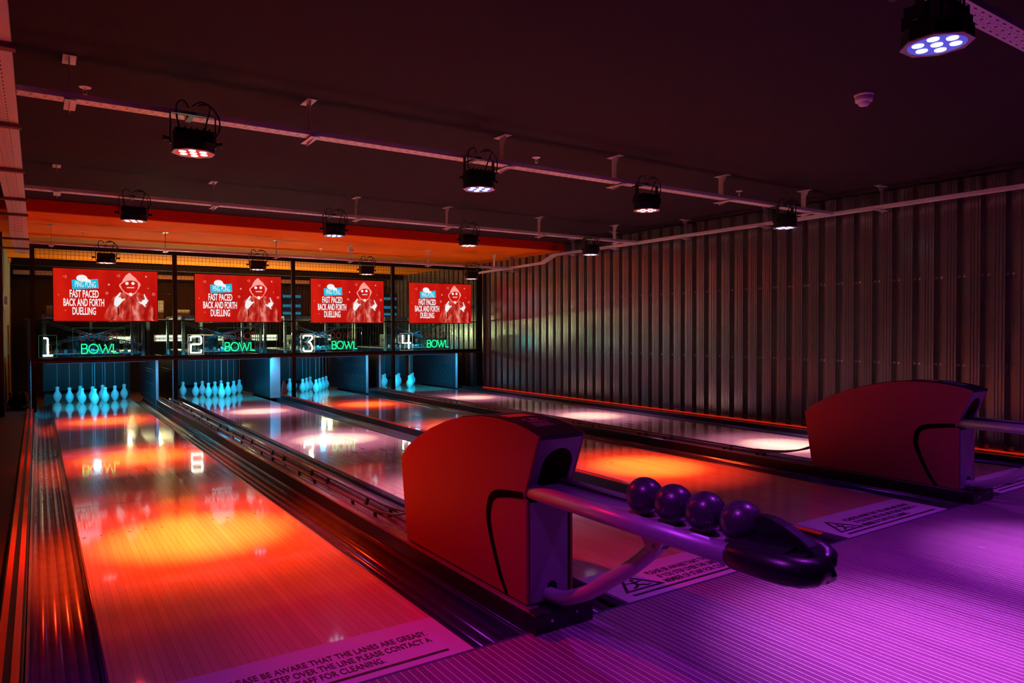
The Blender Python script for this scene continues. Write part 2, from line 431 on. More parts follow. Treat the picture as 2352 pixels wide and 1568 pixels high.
def filmmat():
    m, nt, bs = newmat('frosted_notice_film'); bs.inputs['Base Color'].default_value = (.86, .80, .88, 1)
    bs.inputs['Roughness'].default_value = .45; bs.inputs['Alpha'].default_value = .5; return m
FILM = filmmat()
lane0 = None
lane_names = ['leftmost bowling lane, lit red and orange in front of the camera', 'second bowling lane from the left, with pale pools of light',
              'third bowling lane, orange-lit behind the near ball return', 'rightmost bowling lane, next to the corrugated wall']
for i, (x0, x1) in enumerate(LX):
    if i == 0:
        r = thing('bowling_lane', lane_names[0], 'bowling lane', (CX[0], YF, 0), group='bowling lanes')
        b = B(); bx(b, -.533, .533, 0, YE-YF, -.035, 0); obj('lane_surface', b, LANE, r)
        b = B(); bx(b, -.540, .540, 0, YE-YF, -.1, -.036); obj('lane_bed', b, M['capside'], r)
        lane_marks(r)
        b = B(); bx(b, -.533, .533, 0, .325, .0003, .0006); obj('notice_film', b, FILM, r)
        obj('notice_lettering', notice(), M['ink'], r, label='black warning triangle and lettering about greasy lanes')
        b = B(); bx(b, -.533, .533, 3.05, 3.053, .0002, .0005); obj('panel_joint', b, M['ink'], r)
        lane0 = r
    else: dup(lane0, (CX[i], YF, 0), lane_names[i], group='bowling lanes')

# ---- gutters: rounded channel with fine ridges
def gutter_bm(w):
    p = []; n = 16
    p += [(0, -.004), (.006, -.004), (.006, -.012)]; fl = [0, 1, 2]
    for k in range(n+1):
        a = PI * k / n
        x = .008 + (w-.016) * (1 - math.cos(a)) / 2; z = -.012 - .068 * math.sin(a)**.8
        p.append((x, z))
        if k in (4, 6, 8, 10, 12): fl += [len(p)-1, len(p)]; p += [(x+.0012, z-.002), (x+.0024, z)]
    p += [(w-.006, -.012), (w-.006, -.004), (w, -.004)]
    b = B(); ys = [0, 3.0, 3.004, 6.2, 6.204, YE-YF]; sweepY(b, p, 0, 0, ys, True, fl)
    bx(b, 0, .004, 0, YE-YF, -.1, -.006); bx(b, w-.004, w, 0, YE-YF, -.1, -.006)
    return b
GX = [(-.045, .175), (1.241, 1.470), (1.740, 1.966), (3.032, 3.262), (3.304, 3.534), (4.600, 4.830), (5.104, 5.334), (6.400, 6.632)]
gl = ['silvery gutter on the far left edge of the leftmost lane', 'dark gutter between the leftmost lane and the near ball return', 'gutter beside the near return track, left of the second lane',
 'gutter right of the second lane, before the low red-topped divider', 'gutter left of the third lane, behind the low red-topped divider', 'gutter right of the third lane, before the far ball return',
 'gutter left of the rightmost lane, beside the far return track', 'gutter between the rightmost lane and the corrugated wall']
_old = ['silvery gutter on the far left edge of lane 1', 'dark gutter between lane 1 and the near ball return', 'gutter on the left edge of lane 2 beside the return track',
      'gutter on the right edge of lane 2 before the low divider', 'gutter on the left edge of lane 3 behind the low divider', 'gutter on the right edge of lane 3 before the far ball return',
      'gutter on the left edge of lane 4 beside the far return track', 'gutter between lane 4 and the corrugated wall']
for k, (a, c) in enumerate(GX):
    o = obj('gutter', gutter_bm(c-a), M['gutter'] if k == 0 else M['gutterdk'], None, (a+.0005, YF, 0))
    tag(o, gl[k], 'gutter', 'gutters beside the lanes')
    md = o.modifiers.new('t', 'SOLIDIFY'); md.thickness = .002; md.offset = -1

# ---- dividers
def simple_cap(x0, x1, z, label, red=True):
    r = thing('divider', label, 'divider', (x0, YF, 0)); w = x1-x0; L = 11.6-YF
    b = B(); bx(b, 0, w, 0, L, -.1, z); obj('board', b, M['capside'], r, bevel=.003)
    if red:
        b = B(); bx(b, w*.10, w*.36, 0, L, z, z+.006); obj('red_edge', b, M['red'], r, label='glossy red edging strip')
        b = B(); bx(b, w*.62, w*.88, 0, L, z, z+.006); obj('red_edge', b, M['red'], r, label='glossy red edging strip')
    return r
simple_cap(-.130, -.048, .045, 'raised red-edged divider along the left of lane 1')
simple_cap(3.265, 3.301, .062, 'low red-topped divider between lanes 2 and 3')
r = thing('divider', 'dark capping board beside the corrugated wall, right of lane 4', 'divider', (6.635, YF, 0))
b = B(); bx(b, 0, .43, 0, 11.6-YF, -.1, -.01); obj('board', b, M['cap'], r)
b = B(); bx(b, 0, .05, 0, 11.6-YF, -.01, .04); obj('kerb', b, M['capside'], r, bevel=.004)
# wide divider with ball track
def track_divider(x0, label, tlabel):
    r = thing('divider', label, 'divider', (x0, YF, 0)); w = .266; L = 11.9-YF
    b = B()
    p = [(0, -.1), (0, .070), (.008, .074), (.016, .068), (.075, .066), (.085, .060)]
    for k in range(1, 8):
        a = PI*k/8; p.append((.135-.05*math.cos(a), .060-.028*math.sin(a)))
    p += [(.185, .060), (.195, .066), (.250, .068), (.258, .074), (w, .070), (w, -.1)]
    sweepY(b, p, 0, 0, [0, 4.2, 4.203, 7.8, 7.803, L]); obj('shelf', b, M['cap'], r)
    b = B(); bx(b, -.0015, .0, 0, L, -.09, .068); bx(b, w, w+.0015, 0, L, -.09, .068); obj('side_board', b, M['capside'], r)
    b = B()
    for k in range(20):
        lathe(b, [(.066, .006), (.0685, .004)], 6, (.045, 1.35+k*.42, 0)); lathe(b, [(.068, .006), (.0705, .004)], 6, (.222, 1.35+k*.42, 0))
    o = obj('screw', b, M['ink'], r); o['kind'] = 'stuff'
    b = B(); bx(b, 0, w, -.010, 0, -.1, .05); obj('end_board', b, M['capside'], r)
    t = thing('ball_track', tlabel, 'ball track', (x0, YF, .0))
    for xr in (.090, .184):
        b = B(); pts = [(xr, L-.1, .085), (xr, 2.2, .085), (xr, 1.75, .088), (xr, 1.55, .098), (xr, 1.38, .120), (xr, 1.24, .155), (xr, 1.14, .195)]
        tube(b, smoothpts(pts), .0068, 8); obj('rail', b, M['rail'], t)
    yy = 1.62; k = 0
    while yy < L-.3:
        for xr in (.090, .184):
            b = B(); bx(b, xr-.006, xr+.006, yy-.012, yy+.012, .048, .081); bx(b, xr-.013, xr+.013, yy-.02, yy+.02, .044, .052)
            obj('support', b, M['black'], t)
        yy += .34 if k % 2 == 0 else .70; k += 1
    return r
track_divider(1.472, 'wide dark divider shelf running behind the near ball return', 'pair of thin steel rails curving into the near ball return')
track_divider(4.835, 'wide dark divider shelf running behind the far ball return', 'pair of thin steel rails curving into the far ball return')

# ---- ball return (local origin: divider centre line x=1.606 at the foul line)
def ball_return(loc, label):
    r = thing('ball_return', label, 'ball return', loc, group='ball returns')
    X0 = -.101; X1 = .119; y0 = YF
    def P(y, z): return (y-y0, z)
    side = [P(2.150,.072), P(3.178,.072), P(3.243,.468), P(3.16,.535), P(3.052,.592), P(2.92,.648), P(2.789,.690), P(2.64,.725), P(2.489,.745), P(2.36,.749), P(2.233,.742), P(2.15,.729), P(2.072,.709), P(2.167,.468), P(2.150,.462)]
    for xx, e, lb in ((X0, .012, None), (X1-.012, .012, None)):
        b = B(); prism(b, side, 'X', xx, xx+e); obj('side_panel', b, M['returnside'], r, bevel=.002)
    # top cover skin
    b = B(); top = side[2:13]; w0, w1 = X0+.0125, X1-.0125
    up = [(y, z+.004) for y, z in top]; dn = [(y, z-.012) for y, z in top]
    prism(b, up + dn[::-1], 'X', w0, w1); obj('top_cover', b, M['returntop'], r)
    b = B(); prism(b, [P(3.166,.072), P(3.178,.072), P(3.243,.462), P(3.231,.462)], 'X', w0, w1); 
    obj('rear_panel', b, M['returntop'], r)
    # slanted fascia with arched mouth
    b = B(); fy0, fz0 = P(2.072,.705); fy1, fz1 = P(2.165,.470)
    def F(x, t, d=0): return Vector((x, fy0+(fy1-fy0)*t + d, fz0+(fz1-fz0)*t))
    outer = [(w0,0),(w1,0),(w1,1),(w0,1)]
    cx = (w0+w1)/2+.008; arch = [(cx-.072, 1.0)]
    for k in range(13):
        a = PI - PI*k/12; arch.append((cx+.072*math.cos(a), .50-.30*math.sin(a)))
    arch += [(cx+.072, .86), (cx+.085, .88), (cx+.085, 1.0)]
    loop = [(w0,1.0),(w0,0),(w1,0),(w1,1.0)] + arch[::-1]
    A = [b.verts.new(F(x, t)) for x, t in loop]; Bv = [b.verts.new(F(x, t, .008)) for x, t in loop]
    ed = []
    for R_ in (A, Bv):
        es = [b.edges.new((R_[i], R_[(i+1) % len(R_)])) for i in range(len(R_))]
        bmesh.ops.triangle_fill(b, edges=es, use_beauty=True)
    for i in range(len(A)):
        j = (i+1) % len(A); b.faces.new((A[i], A[j], Bv[j], Bv[i]))
    obj('fascia', b, M['returnfront'], r)
    # mouth interior (dark box)
    b = B(); bx(b, w0+.01, w1-.01, .36, .37, .43, .69); obj('mouth_lining', b, M['blackm'], r)
    b = B(); bx(b, w0, w1-.018, *[q for q in (.052, .060)], .074, .455); obj('front_panel', b, M['returnfront'], r, bevel=.002)
    b = B(); lathe(b, [(.046, .021), (.051, .021)], 20, (.010, 0, .125), 'Y'); obj('cable_hole', b, M['blackm'], r)
    # handle-shaped groove on both sides
    g = [P(2.172,.478), P(2.25,.470), P(2.335,.456), P(2.375,.442), P(2.403,.413), P(2.417,.348), P(2.40,.285), P(2.375,.226), P(2.328,.135), P(2.282,.074)]
    wd = [.012,.013,.015,.016,.016,.015,.013,.012,.011,.008]
    for xs in (X0-.002, X1+.000):
        b = B(); L_ = []; R_ = []
        if len(g) < 12:
            g2 = []; w2 = []
            for i in range(len(g)-1):
                q = [Vector(g[max(0, i-1)]), Vector(g[i]), Vector(g[i+1]), Vector(g[min(len(g)-1, i+2)])]
                for t in (0, .25, .5, .75):
                    g2.append(tuple(.5*((2*q[1])+(-q[0]+q[2])*t+(2*q[0]-5*q[1]+4*q[2]-q[3])*t*t+(-q[0]+3*q[1]-3*q[2]+q[3])*t**3))); w2.append(wd[i]*(1-t)+wd[i+1]*t)
            g = g2+[g[-1]]; wd = w2+[wd[-1]]
        for i, (yy, zz) in enumerate(g):
            a = Vector(g[max(0,i-1)]); c = Vector(g[min(len(g)-1,i+1)]); d = (c-a).normalized(); n = Vector((-d.y, d.x))*wd[i]
            L_.append((yy+n.x, zz+n.y)); R_.append((yy-n.x, zz-n.y))
        for i in range(len(g)-1):
            prism(b, [L_[i], L_[i+1], R_[i+1], R_[i]], 'X', xs, xs+.002)
        obj('grip_groove', b, M['groove'], r, label='black curved groove strip')
    # decals on the top
    b = B()
    def onTop(y): # height and slope of the top
        for (ya, za), (yb, zb) in zip(side[2:], side[3:13]):
            if yb <= y-y0 <= ya: return za+(zb-za)*((y-y0)-ya)/(yb-ya)+.005
        return .75
    n = 20
    ring = [(.012*0+.030*math.cos(2*PI*k/n)-.005, 2.26+.030*math.sin(2*PI*k/n)) for k in range(n)]
    tube(b, [(x, yy-y0, onTop(yy)) for x, yy in ring], .0018, 4, closed=True)
    for (xa, ya, xb, yb) in ((-.02,2.25,.0,2.27),(.0,2.27,.012,2.262),(-.015,2.245,.008,2.248)):
        tube(b, [(xa, ya-y0, onTop(ya)+.0005), (xb, yb-y0, onTop(yb)+.0005)], .003, 4)
    for k in range(4):
        yy = 2.200-.013*k
        bx(b, -.045, .045-.012*(k % 2), yy-y0-.003, yy-y0+.002, onTop(yy)-.001, onTop(yy)+.0008)
    t = fit_text('WARNING', -.045, .045, 0, .014, .02)
    merge(b, t, T(0, 2.212-y0, onTop(2.215)+.001) @ Matrix.Rotation(math.radians(3), 4, 'X'))
    obj('warning_sticker', b, mat('sticker_lilac', (.62, .52, .68), .5) if 'sl' not in M else M['sl'], r, label='pale warning symbol and small print')
    b = B(); bx(b, -.055, .055, 2.33-y0, 2.40-y0, .751, .7545); bx(b, -.03, .06, 2.315-y0, 2.325-y0, .7535, .7555)
    obj('red_sticker', b, mat('sticker_red', (.8, .08, .09), .4), r, label='small red sticker')
    # foot
    b = B(); bx(b, -.137, .135, -.045, .028, .0, .072); obj('foot_block', b, M['black'], r, bevel=.006, label='black chipped foot block')
    b = B(); lathe(b, [(-.047,.005),(-.044,.008)], 8, (-.06,0,.040), 'Y'); lathe(b, [(-.047,.004),(-.044,.006)], 8, (.055,0,.048), 'Y'); obj('bolt', b, M['steel'], r)
    # rack: two big tubes, plate between, rubber strips
    ya, yb = .09, -.925
    for xx in (-.068, .096):
        b = B(); tube(b, [(xx, ya, .494), (xx, yb, .494)], .0295, 24); obj('rack_tube', b, M['tube'], r)
    b = B(); bx(b, -.045, .073, yb, ya, .497, .503); obj('rack_plate', b, M['trough'], r)
    for xx in (-.050, .070):
        b = B(); bx(b, xx, xx+.008, yb, ya, .497, .515); obj('rubber_strip', b, M['black'], r)
    # end cap
    b = B(); tube(b, [(-.068,-.845,.496),(-.068,-.860,.497),(-.069,-.92,.498),(-.069,-.97,.498),(-.062,-1.01,.498),(-.046,-1.04,.497),(-.022,-1.055,.496),(.010,-1.058,.495)], [.030,.0365,.0385,.039,.039,.038,.036,.034], 24)
    prism(b, [(-.088,.470),(-.094,.500),(-.085,.520),(-.06,.534),(-.02,.542),(.010,.548),(.010,.466)], 'Y', -.862, -1.000)
    prism(b, [(-.070,.470),(-.074,.500),(-.066,.518),(-.045,.528),(-.02,.533),(.010,.536),(.010,.466)], 'Y', -1.000, -1.040)
    for v in b.verts:
        v.co.z = max(v.co.z, .4635)
    obj('cap_lobe', b, M['black'], r)
    b = B(); fin = [(-.866,.495),(-.866,.588),(-.880,.600),(-.925,.598),(-.965,.587),(-1.00,.572),(-1.035,.551),(-1.064,.528),(-1.082,.505),(-1.090,.488),(-1.086,.472),(-1.070,.465),(-.90,.466)]
    prism(b, fin, 'X', -.002, .038); obj('cap_fin', b, M['black'], r, bevel=.005)
    b = B(); tube(b, [(.100,-.850,.512),(.100,-.862,.514),(.101,-.95,.512),(.103,-.985,.509),(.102,-1.005,.506),(.096,-1.022,.502),(.076,-1.033,.497),(.034,-1.035,.492)], [.026,.035,.036,.035,.034,.031,.027,.023], 20)
    obj('cap_lobe', b, M['black'], r)
    # brace
    br = [(-.004,.075,.098),(-.004,-.03,.108),(-.002,-.12,.145),(.0,-.20,.187),(.002,-.29,.250),(.003,-.39,.320),(.003,-.48,.395),(.003,-.53,.440)]
    pts = []
    V = [Vector(p) for p in br]
    for i in range(len(V)-1):
        p0 = V[max(0,i-1)]; p1 = V[i]; p2 = V[i+1]; p3 = V[min(len(V)-1,i+2)]
        for s in range(4):
            t = s/4; pts.append(.5*((2*p1)+(-p0+p2)*t+(2*p0-5*p1+4*p2-p3)*t*t+(-p0+3*p1-3*p2+p3)*t**3))
    pts.append(V[-1])
    b = B(); tube(b, pts, .026, 20); obj('brace', b, M['tube'], r)
    b = B()
    for xx in (-.045, .045):
        prism(b, [(-.47,.470),(-.585,.470),(-.56,.425),(-.545,.415),(-.525,.415),(-.505,.425)], 'X', xx, xx+.004)
    bx(b, -.045, .049, -.585, -.47, .468, .472); obj('bracket', b, M['steel'], r)
    b = B(); tube(b, [(-.052,-.535,.432),(.056,-.535,.432)], .006, 10); obj('pivot_bolt', b, M['steel'], r)
    return r
def thing_none(name, parent):
    o = bpy.data.objects.new(name, None); C.objects.link(o); return o
br1 = ball_return((1.606, YF, 0), 'near ball return console, red-lit side, rack holding four balls')
dup(br1, (1.606+3.363, YF, 0), 'far ball return console, dark side, standing between lanes 3 and 4')
# balls
b = B(); bmesh.ops.create_icosphere(b, subdivisions=5, radius=.0605)
for f in b.faces: f.smooth = True
bl0 = obj('bowling_ball', b, M['ball'], None, (1.620, 1.272, .5635))
tag(bl0, 'dark speckled bowling ball at the rack end, touching the black end cap', 'bowling ball', 'bowling balls on the rack')
b = B()
for q in ((.1,.5),(-.12,.42),(.0,.22)):
    d = Vector((-q[0]-.5, .9, q[1]+.2)).normalized(); lathe(b, [(0,.0065),(.001,.0065)], 10, (0,0,0)); 
    for v in list(b.verts)[-20:]: v.co = d.to_track_quat('Z','Y') @ v.co + d*.0600
obj('finger_hole', b, M['ink'], bl0)
for yy, lb, rot in ((1.398,'dark speckled bowling ball, second from the black end cap',(1,.5,2)), (1.5235,'dark speckled bowling ball, third from the black end cap',(.3,2,1)), (1.649,'dark speckled bowling ball farthest from the black end cap, nearest the console',(2,1,.4))):
    o = dup(bl0, (1.620, yy, .5635), lb); o.rotation_euler = rot

# ---- kickbacks, pin decks, pins
KP = [(-.078,.025), (1.470,.03), (1.700,.03), (3.145,.155), (4.800,.03), (5.040,.03), (6.600,.03)]
kl = ['blue-lit kickback panel at the far left, beside the leftmost pins', 'blue-edged kickback panel right of the leftmost rack of pins', 'blue-edged kickback panel left of the second rack of pins',
 'thick blue-edged kickback panel between the second and third racks of pins', 'blue-edged kickback panel right of the third rack of pins', 'blue-edged kickback panel left of the rightmost rack of pins', 'riveted kickback panel right of the rightmost rack, by the corrugated wall']
_old2 = ['blue-lit kickback panel at the left of the lane 1 pins', 'blue-edged kickback panel at the right of the lane 1 pins', 'blue-edged kickback panel at the left of the lane 2 pins',
      'thick blue-edged kickback panel shared by lanes 2 and 3', 'blue-edged kickback panel at the right of the lane 3 pins', 'blue-edged kickback panel at the left of the lane 4 pins', 'riveted kickback panel at the right of the lane 4 pins']
for k, (x, w) in enumerate(KP):
    r = thing('kickback', kl[k], 'side panel', (x, 11.74, 0), group='kickback panels')
    b = B(); bx(b, 0, w, .02, 2.0, -.0035, .69); obj('panel', b, M['kick'], r)
    b = B(); bx(b, -.002, w+.002, 0, .02, .0, .69); obj('front_edge', b, M['kickedge'], r, label='pale front edge')
    if w < .1:
        b = B(); bx(b, -.006, 0, .12, 1.15, .0, .50); obj('wear_plate', b, M['kick'], r)
        b = B()
        for zz in (.10, .28, .46):
            for q in range(5): lathe(b, [(-.009,.004),(-.006,.007)], 6, (0, .2+q*.21, zz), 'X')
        obj('rivet', b, M['screw'], r)['kind'] = 'stuff'
prof_pin = [(0,.020),(.004,.024),(.025,.037),(.055,.051),(.082,.057),(.105,.056),(.130,.047),(.150,.035),(.168,.0255),(.184,.0225),(.198,.0235),(.212,.0275),(.224,.0275),(.234,.020),(.239,.009),(.240,.002)]
pin0 = None
rows = [('head pin', 0, 0), ('left pin of row two', -.5, 1), ('right pin of row two', .5, 1), ('left pin of row three', -1, 2), ('middle pin of row three', 0, 2), ('right pin of row three', 1, 2),
        ('left corner pin of the back row', -1.5, 3), ('centre-left pin of the back row', -.5, 3), ('centre-right pin of the back row', .5, 3), ('right corner pin of the back row', 1.5, 3)]
for i in range(4):
    for nm, ox, ry in rows:
        lb = 'blue-lit bowling pin, %s on %s' % (nm, LN[i])
        loc = (CX[i]+ox*.305, 12.26+ry*.264, 0)
        if pin0 is None:
            b = B(); lathe(b, prof_pin, 20); pin0 = obj('bowling_pin', b, M['pin'], None, loc)
            b = B(); tube(b, [(0,0,.238),(0,0,1.0)], .0022, 5); obj('pin_string', b, M['string'], pin0)
            tag(pin0, lb, 'bowling pin', 'bowling pins on the leftmost lane')
        else: dup(pin0, loc, lb, group='bowling pins on %s' % LN[i])
for i in range(4):
    b = B(); n = 24; v0 = []; v1 = []
    for k in range(n+1):
        x = CX[i]-.64+1.20*k/n; y = 13.62+.006*math.sin(k*1.7)
        v0.append(b.verts.new((x, y, .135))); v1.append(b.verts.new((x, y, .80)))
    for k in range(n): b.faces.new((v0[k], v0[k+1], v1[k+1], v1[k])).smooth = True
    o = obj('pin_curtain', b, M['curtain']); md = o.modifiers.new('s', 'SOLIDIFY'); md.thickness = .008
    tag(o, 'grey cloth curtain hanging behind the pins of %s' % LN[i], 'curtain', 'pin curtains')
    b = B(); bx(b, CX[i]-.62, CX[i]+.62, 13.9, 13.93, -.12, .7); o = obj('pit_cushion', b, M['machdk']); tag(o, 'black pit cushion behind the curtain of %s' % LN[i], 'cushion', 'pit cushions')
    # lamp under the masking beam
    r = thing('pin_lamp', 'slim blue lamp bar tucked above the pins of %s' % LN[i], 'lamp', (CX[i], 11.60, .655), group='pin lamps')
    b = B(); bx(b, -.62, .62, -.02, .02, 0, .012); obj('housing', b, M['black'], r)
    b = B(); bx(b, -.61, .61, -.012, .014, -.004, 0); obj('diffuser', b, M['bluebar'], r)
    li = bpy.data.lights.new('blue', 'AREA'); li.shape = 'RECTANGLE'; li.size = 1.22; li.size_y = .05; li.energy = 27; li.color = (.0, .53, 1.)
    li.spread = math.radians(150)
    o = bpy.data.objects.new('pin_light_source', li); C.objects.link(o); o.parent = r; o.location = (0, 0, -.008); o.rotation_euler = (math.radians(50), 0, 0)

# ---- masking frame: posts, rails, mesh, glass
PX = [-.045, 1.715, 3.480, 5.240, 7.02]
fr = thing('masking_frame', 'tall black steel frame with wire mesh above the pins', 'frame', (0, YM, 0))
for k, x in enumerate(PX):
    b = B(); w = .028 if k < 4 else .06
    bx(b, x-w, x+w, -.03, .03, .03 if k in (1,3,4) else -.004, 2.285); obj('post', b, M['blackm'], fr)
for z0, z1 in ((2.225, 2.285), (.690, .735), (1.243, 1.262)):
    b = B(); bx(b, PX[0], PX[4], -.025, .025, z0, z1); obj('rail', b, M['blackm'], fr)
b = B(); bx(b, PX[0], PX[4], -.045, .03, .668, .690); obj('lower_trim', b, mat('red_lit_trim_tint', (.03, .006, .008), .5), fr)  # red light on the beam's lower edge, put into the trim colour
for k in range(4):
    a, c = PX[k]+.03, PX[k+1]-.03
    b = B(); x = a+.01
    while x < c: bx(b, x, x+.0036, .034, .0376, .72, 2.23); x += .0505
    z = .74
    while z < 2.23: bx(b, a, c, .0377, .0413, z, z+.0036); z += .0505
    obj('mesh_panel', b, M['wire'], fr)
    b = B(); bx(b, a, c, -.004, .0, .735, 1.243); obj('clear_panel', b, M['glass'], fr)
b = B(); prism(b, [(3.235,-.004),(3.325,-.004),(3.300,.20),(3.275,.225),(3.262,.20)], 'Y', 11.44, 11.47)
o = obj('sensor_fin', b, mat('grey_plastic', (.30,.30,.32), .4), bevel=.004); tag(o, 'small grey wedge sensor at the end of the low divider', 'sensor')
o.location.z = .072

# ---- screens
SX = [(.192, 1.474), (1.978, 3.277), (3.748, 5.050), (5.530, 6.820)]
def poly(bm, pts, y0=-.001, y1=0):
    prism(bm, pts, 'Y', y0, y1)
def make_tv(loc, label):
    r = thing('television', label, 'screen', loc, group='screens over the lanes')
    W = 1.285; H = .722
    def S(u, v): return (-W/2+u*W, H*(1-v))
    b = B(); bx(b, -W/2-.008, W/2+.008, .004, .05, -.010, H+.010); obj('casing', b, M['blackgl'], r, bevel=.004)
    b = B(); bx(b, -W/2, W/2, -.001, .004, 0, H); obj('display', b, M['sred'], r)
    b = B(); bx(b, -.12, .12, .05, .082, .2, .5); obj('wall_mount', b, M['blackm'], r)
    # lettering
    def txt(s, u0, u1, v0, v1, bold=.02):
        x0, z1 = S(u0, v0); x1, z0 = S(u1, v1)
        t = fit_text(s, x0, x1, z0, z1-z0, bold, .0006)
        return t, Matrix.Translation((0, -.0022, 0)) @ Matrix.Rotation(PI/2, 4, 'X')
    b = B()
    for s, u0, u1, v0, v1 in (('FAST PACED', .148, .418, .405, .545), ('BACK AND FORTH', .090, .470, .572, .712), ('DUELLING', .172, .390, .738, .878)):
        t, m = txt(s, u0, u1, v0, v1, .022); merge(b, t, m)
    obj('slogan', b, M['swhite'], r, label='white slogan lettering')
    b = B(); poly(b, [S(.168,.215), S(.412,.185), S(.418,.360), S(.174,.390)], -.0016, -.001)
    bd = obj('badge', b, M['scyan'], r, label='cyan badge')
    b = B(); t, m = txt('PING PONG', .198, .392, .235, .350, .0); merge(b, t, m)
    obj('badge_lettering', b, M['swhite'], bd)
    b = B(); cxx, cz = S(.262, .175); q = [(cxx+.066*math.cos(a*PI/12), cz+.046*math.sin(a*PI/12)) for a in range(24)]
    poly(b, q, -.0026, -.002); poly(b, [(cxx+.045,cz+.012),(cxx+.115,cz-.035),(cxx+.098,cz-.062),(cxx+.02,cz-.040)], -.0026, -.002)
    obj('bat_picture', b, M['swhite'], r)
    # floating shapes
    b = B()
    for u, v, rr in ((.517,.285,.013),(.885,.105,.012)):
        x, z = S(u, v); poly(b, [(x+rr*math.cos(a*PI/6), z+rr*math.sin(a*PI/6)) for a in range(12)], -.0018, -.001)
    for u, v in ((.100,.515),(.045,.51)):
        pass
    def ring(u, v, rr):
        x, z = S(u, v); tube(b, [(x+rr*math.cos(a*PI/8), -.0015, z+rr*math.sin(a*PI/8)) for a in range(16)], .003, 4, True)
    ring(.960, .455, .016); ring(.497, .455, .014)
    for u, v in ((.108,.155),(.610,.105)):
        x, z = S(u, v); tube(b, [(x-.022,-.0015,z+.002),(x+.016,-.0015,z+.018),(x+.014,-.0015,z-.020)], .003, 4, True)
    for u, v in ((.045,.505),(.108,.800),(.905,.34)):
        x, z = S(u, v); poly(b, [(x-.008,z),(x,z+.008),(x+.008,z),(x,z-.008)], -.0018, -.001)
    obj('confetti_shapes', b, M['spink'], r)
    # hooded figure, traced from 140-px zoom: (u,v) fractions of the screen
    def Z(px, py):  # zoom pixel -> fraction
        X = 230+px/11.2; Y = 600+py/11.2
        top = 615.5+(X-122)*(625-615.5)/238
        return S((X-122)/238.5, (Y-top)/(737-top))
    b = B(); y0, y1 = -.0018, -.0011
    poly(b, [Z(*p) for p in ((50,1470),(50,1380),(140,1180),(270,925),(400,870),(540,790),(700,880),(770,890),(900,800),(1040,850),(1200,930),(1240,1040),(1330,1200),(1400,1370),(1390,1500),(1340,1525),(190,1525))], y0, y1)
    obj('hoodie_picture', b, M['sfig'], r, label='hooded top of the figure on the screen')
    b = B()
    poly(b, [Z(*p) for p in ((705,300),(610,370),(540,470),(520,530),(440,600),(440,650),(520,760),(640,850),(740,905),(760,905),(860,830),(960,700),(1010,610),(985,560),(930,510),(870,430),(790,370),(735,310))], -.0026, -.0019)
    hd = obj('hood_picture', b, M['spink'], r)
    b = B(); poly(b, [Z(*p) for p in ((470,610),(540,555),(640,510),(740,495),(850,510),(925,545),(940,640),(920,730),(860,800),(770,850),(690,830),(600,800),(520,720))], -.0034, -.0027); obj('face_picture', b, M['sred'], hd)
    b = B()
    for px, py in ((642,572),(802,572)):
        x, z = Z(px, py); poly(b, [(x+.0215*math.cos(a*PI/8), z+.0215*math.sin(a*PI/8)) for a in range(16)], -.0042, -.0035)
    pts = [Z(640+k*24, 680+(9 if k % 2 else -9)) for k in range(9)]
    tube(b, [(x, -.004, z) for x, z in pts], .0055, 4)
    poly(b, [Z(*p) for p in ((695,815),(780,815),(770,870),(740,900),(710,870))], -.0042, -.0035)
    obj('mask_features', b, M['swhite'], hd)
    b = B()
    poly(b, [Z(*p) for p in ((455,800),(485,815),(460,860),(400,940),(460,920),(490,950),(510,975),(575,955),(585,980),(520,1030),(440,1120),(370,1175),(300,1120),(300,1060),(320,960),(390,870))], -.0034, -.0027)
    obj('hand_picture', b, M['swhite'], r); b = B()
    poly(b, [Z(*p) for p in ((1085,850),(1110,845),(1130,900),(1170,970),(1215,1015),(1180,1045),(1175,1075),(1120,1120),(1150,1180),(1100,1160),(1050,1110),(985,1080),(945,1045),(965,1030),(1015,1055),(1050,1000),(1110,985),(1120,960),(1095,900))], -.0034, -.0027)
    obj('hand_picture', b, M['swhite'], r)
    b = B()
    for L_ in (((650,870),(640,980),(620,1100),(620,1250),(640,1360)), ((845,880),(880,980),(950,1080),(995,1180),(1005,1360)), ((735,910),(755,1100),(765,1520))):
        tube(b, [(Z(*p)[0], -.0022, Z(*p)[1]) for p in L_], .0028, 4)
    poly(b, [Z(*p) for p in ((385,1200),(420,1150),(440,1350),(390,1420))], -.0024, -.0019); poly(b, [Z(*p) for p in ((1330,1200),(1400,1370),(1390,1500),(1320,1500),(1350,1350))], -.0024, -.0019)
    poly(b, [Z(*p) for p in ((1060,1380),(1100,1350),(1110,1500),(1090,1420))], -.0024, -.0019)
    poly(b, [Z(*p) for p in ((200,1500),(300,1410),(300,1440),(230,1515))], -.0024, -.0019)
    obj('drawstrings_picture', b, M['sdark'], r)
    return r
sl = ['leftmost red screen, hanging above the neon number 1', 'second red screen, hanging above the neon number 2', 'third red screen, hanging above the neon number 3', 'rightmost red screen, hanging above the neon number 4']
tv0 = make_tv(((SX[0][0]+SX[0][1])/2, 11.545, 1.242), sl[0])
for i in (1, 2, 3): dup(tv0, ((SX[i][0]+SX[i][1])/2, 11.545, 1.238-.003*i), sl[i])

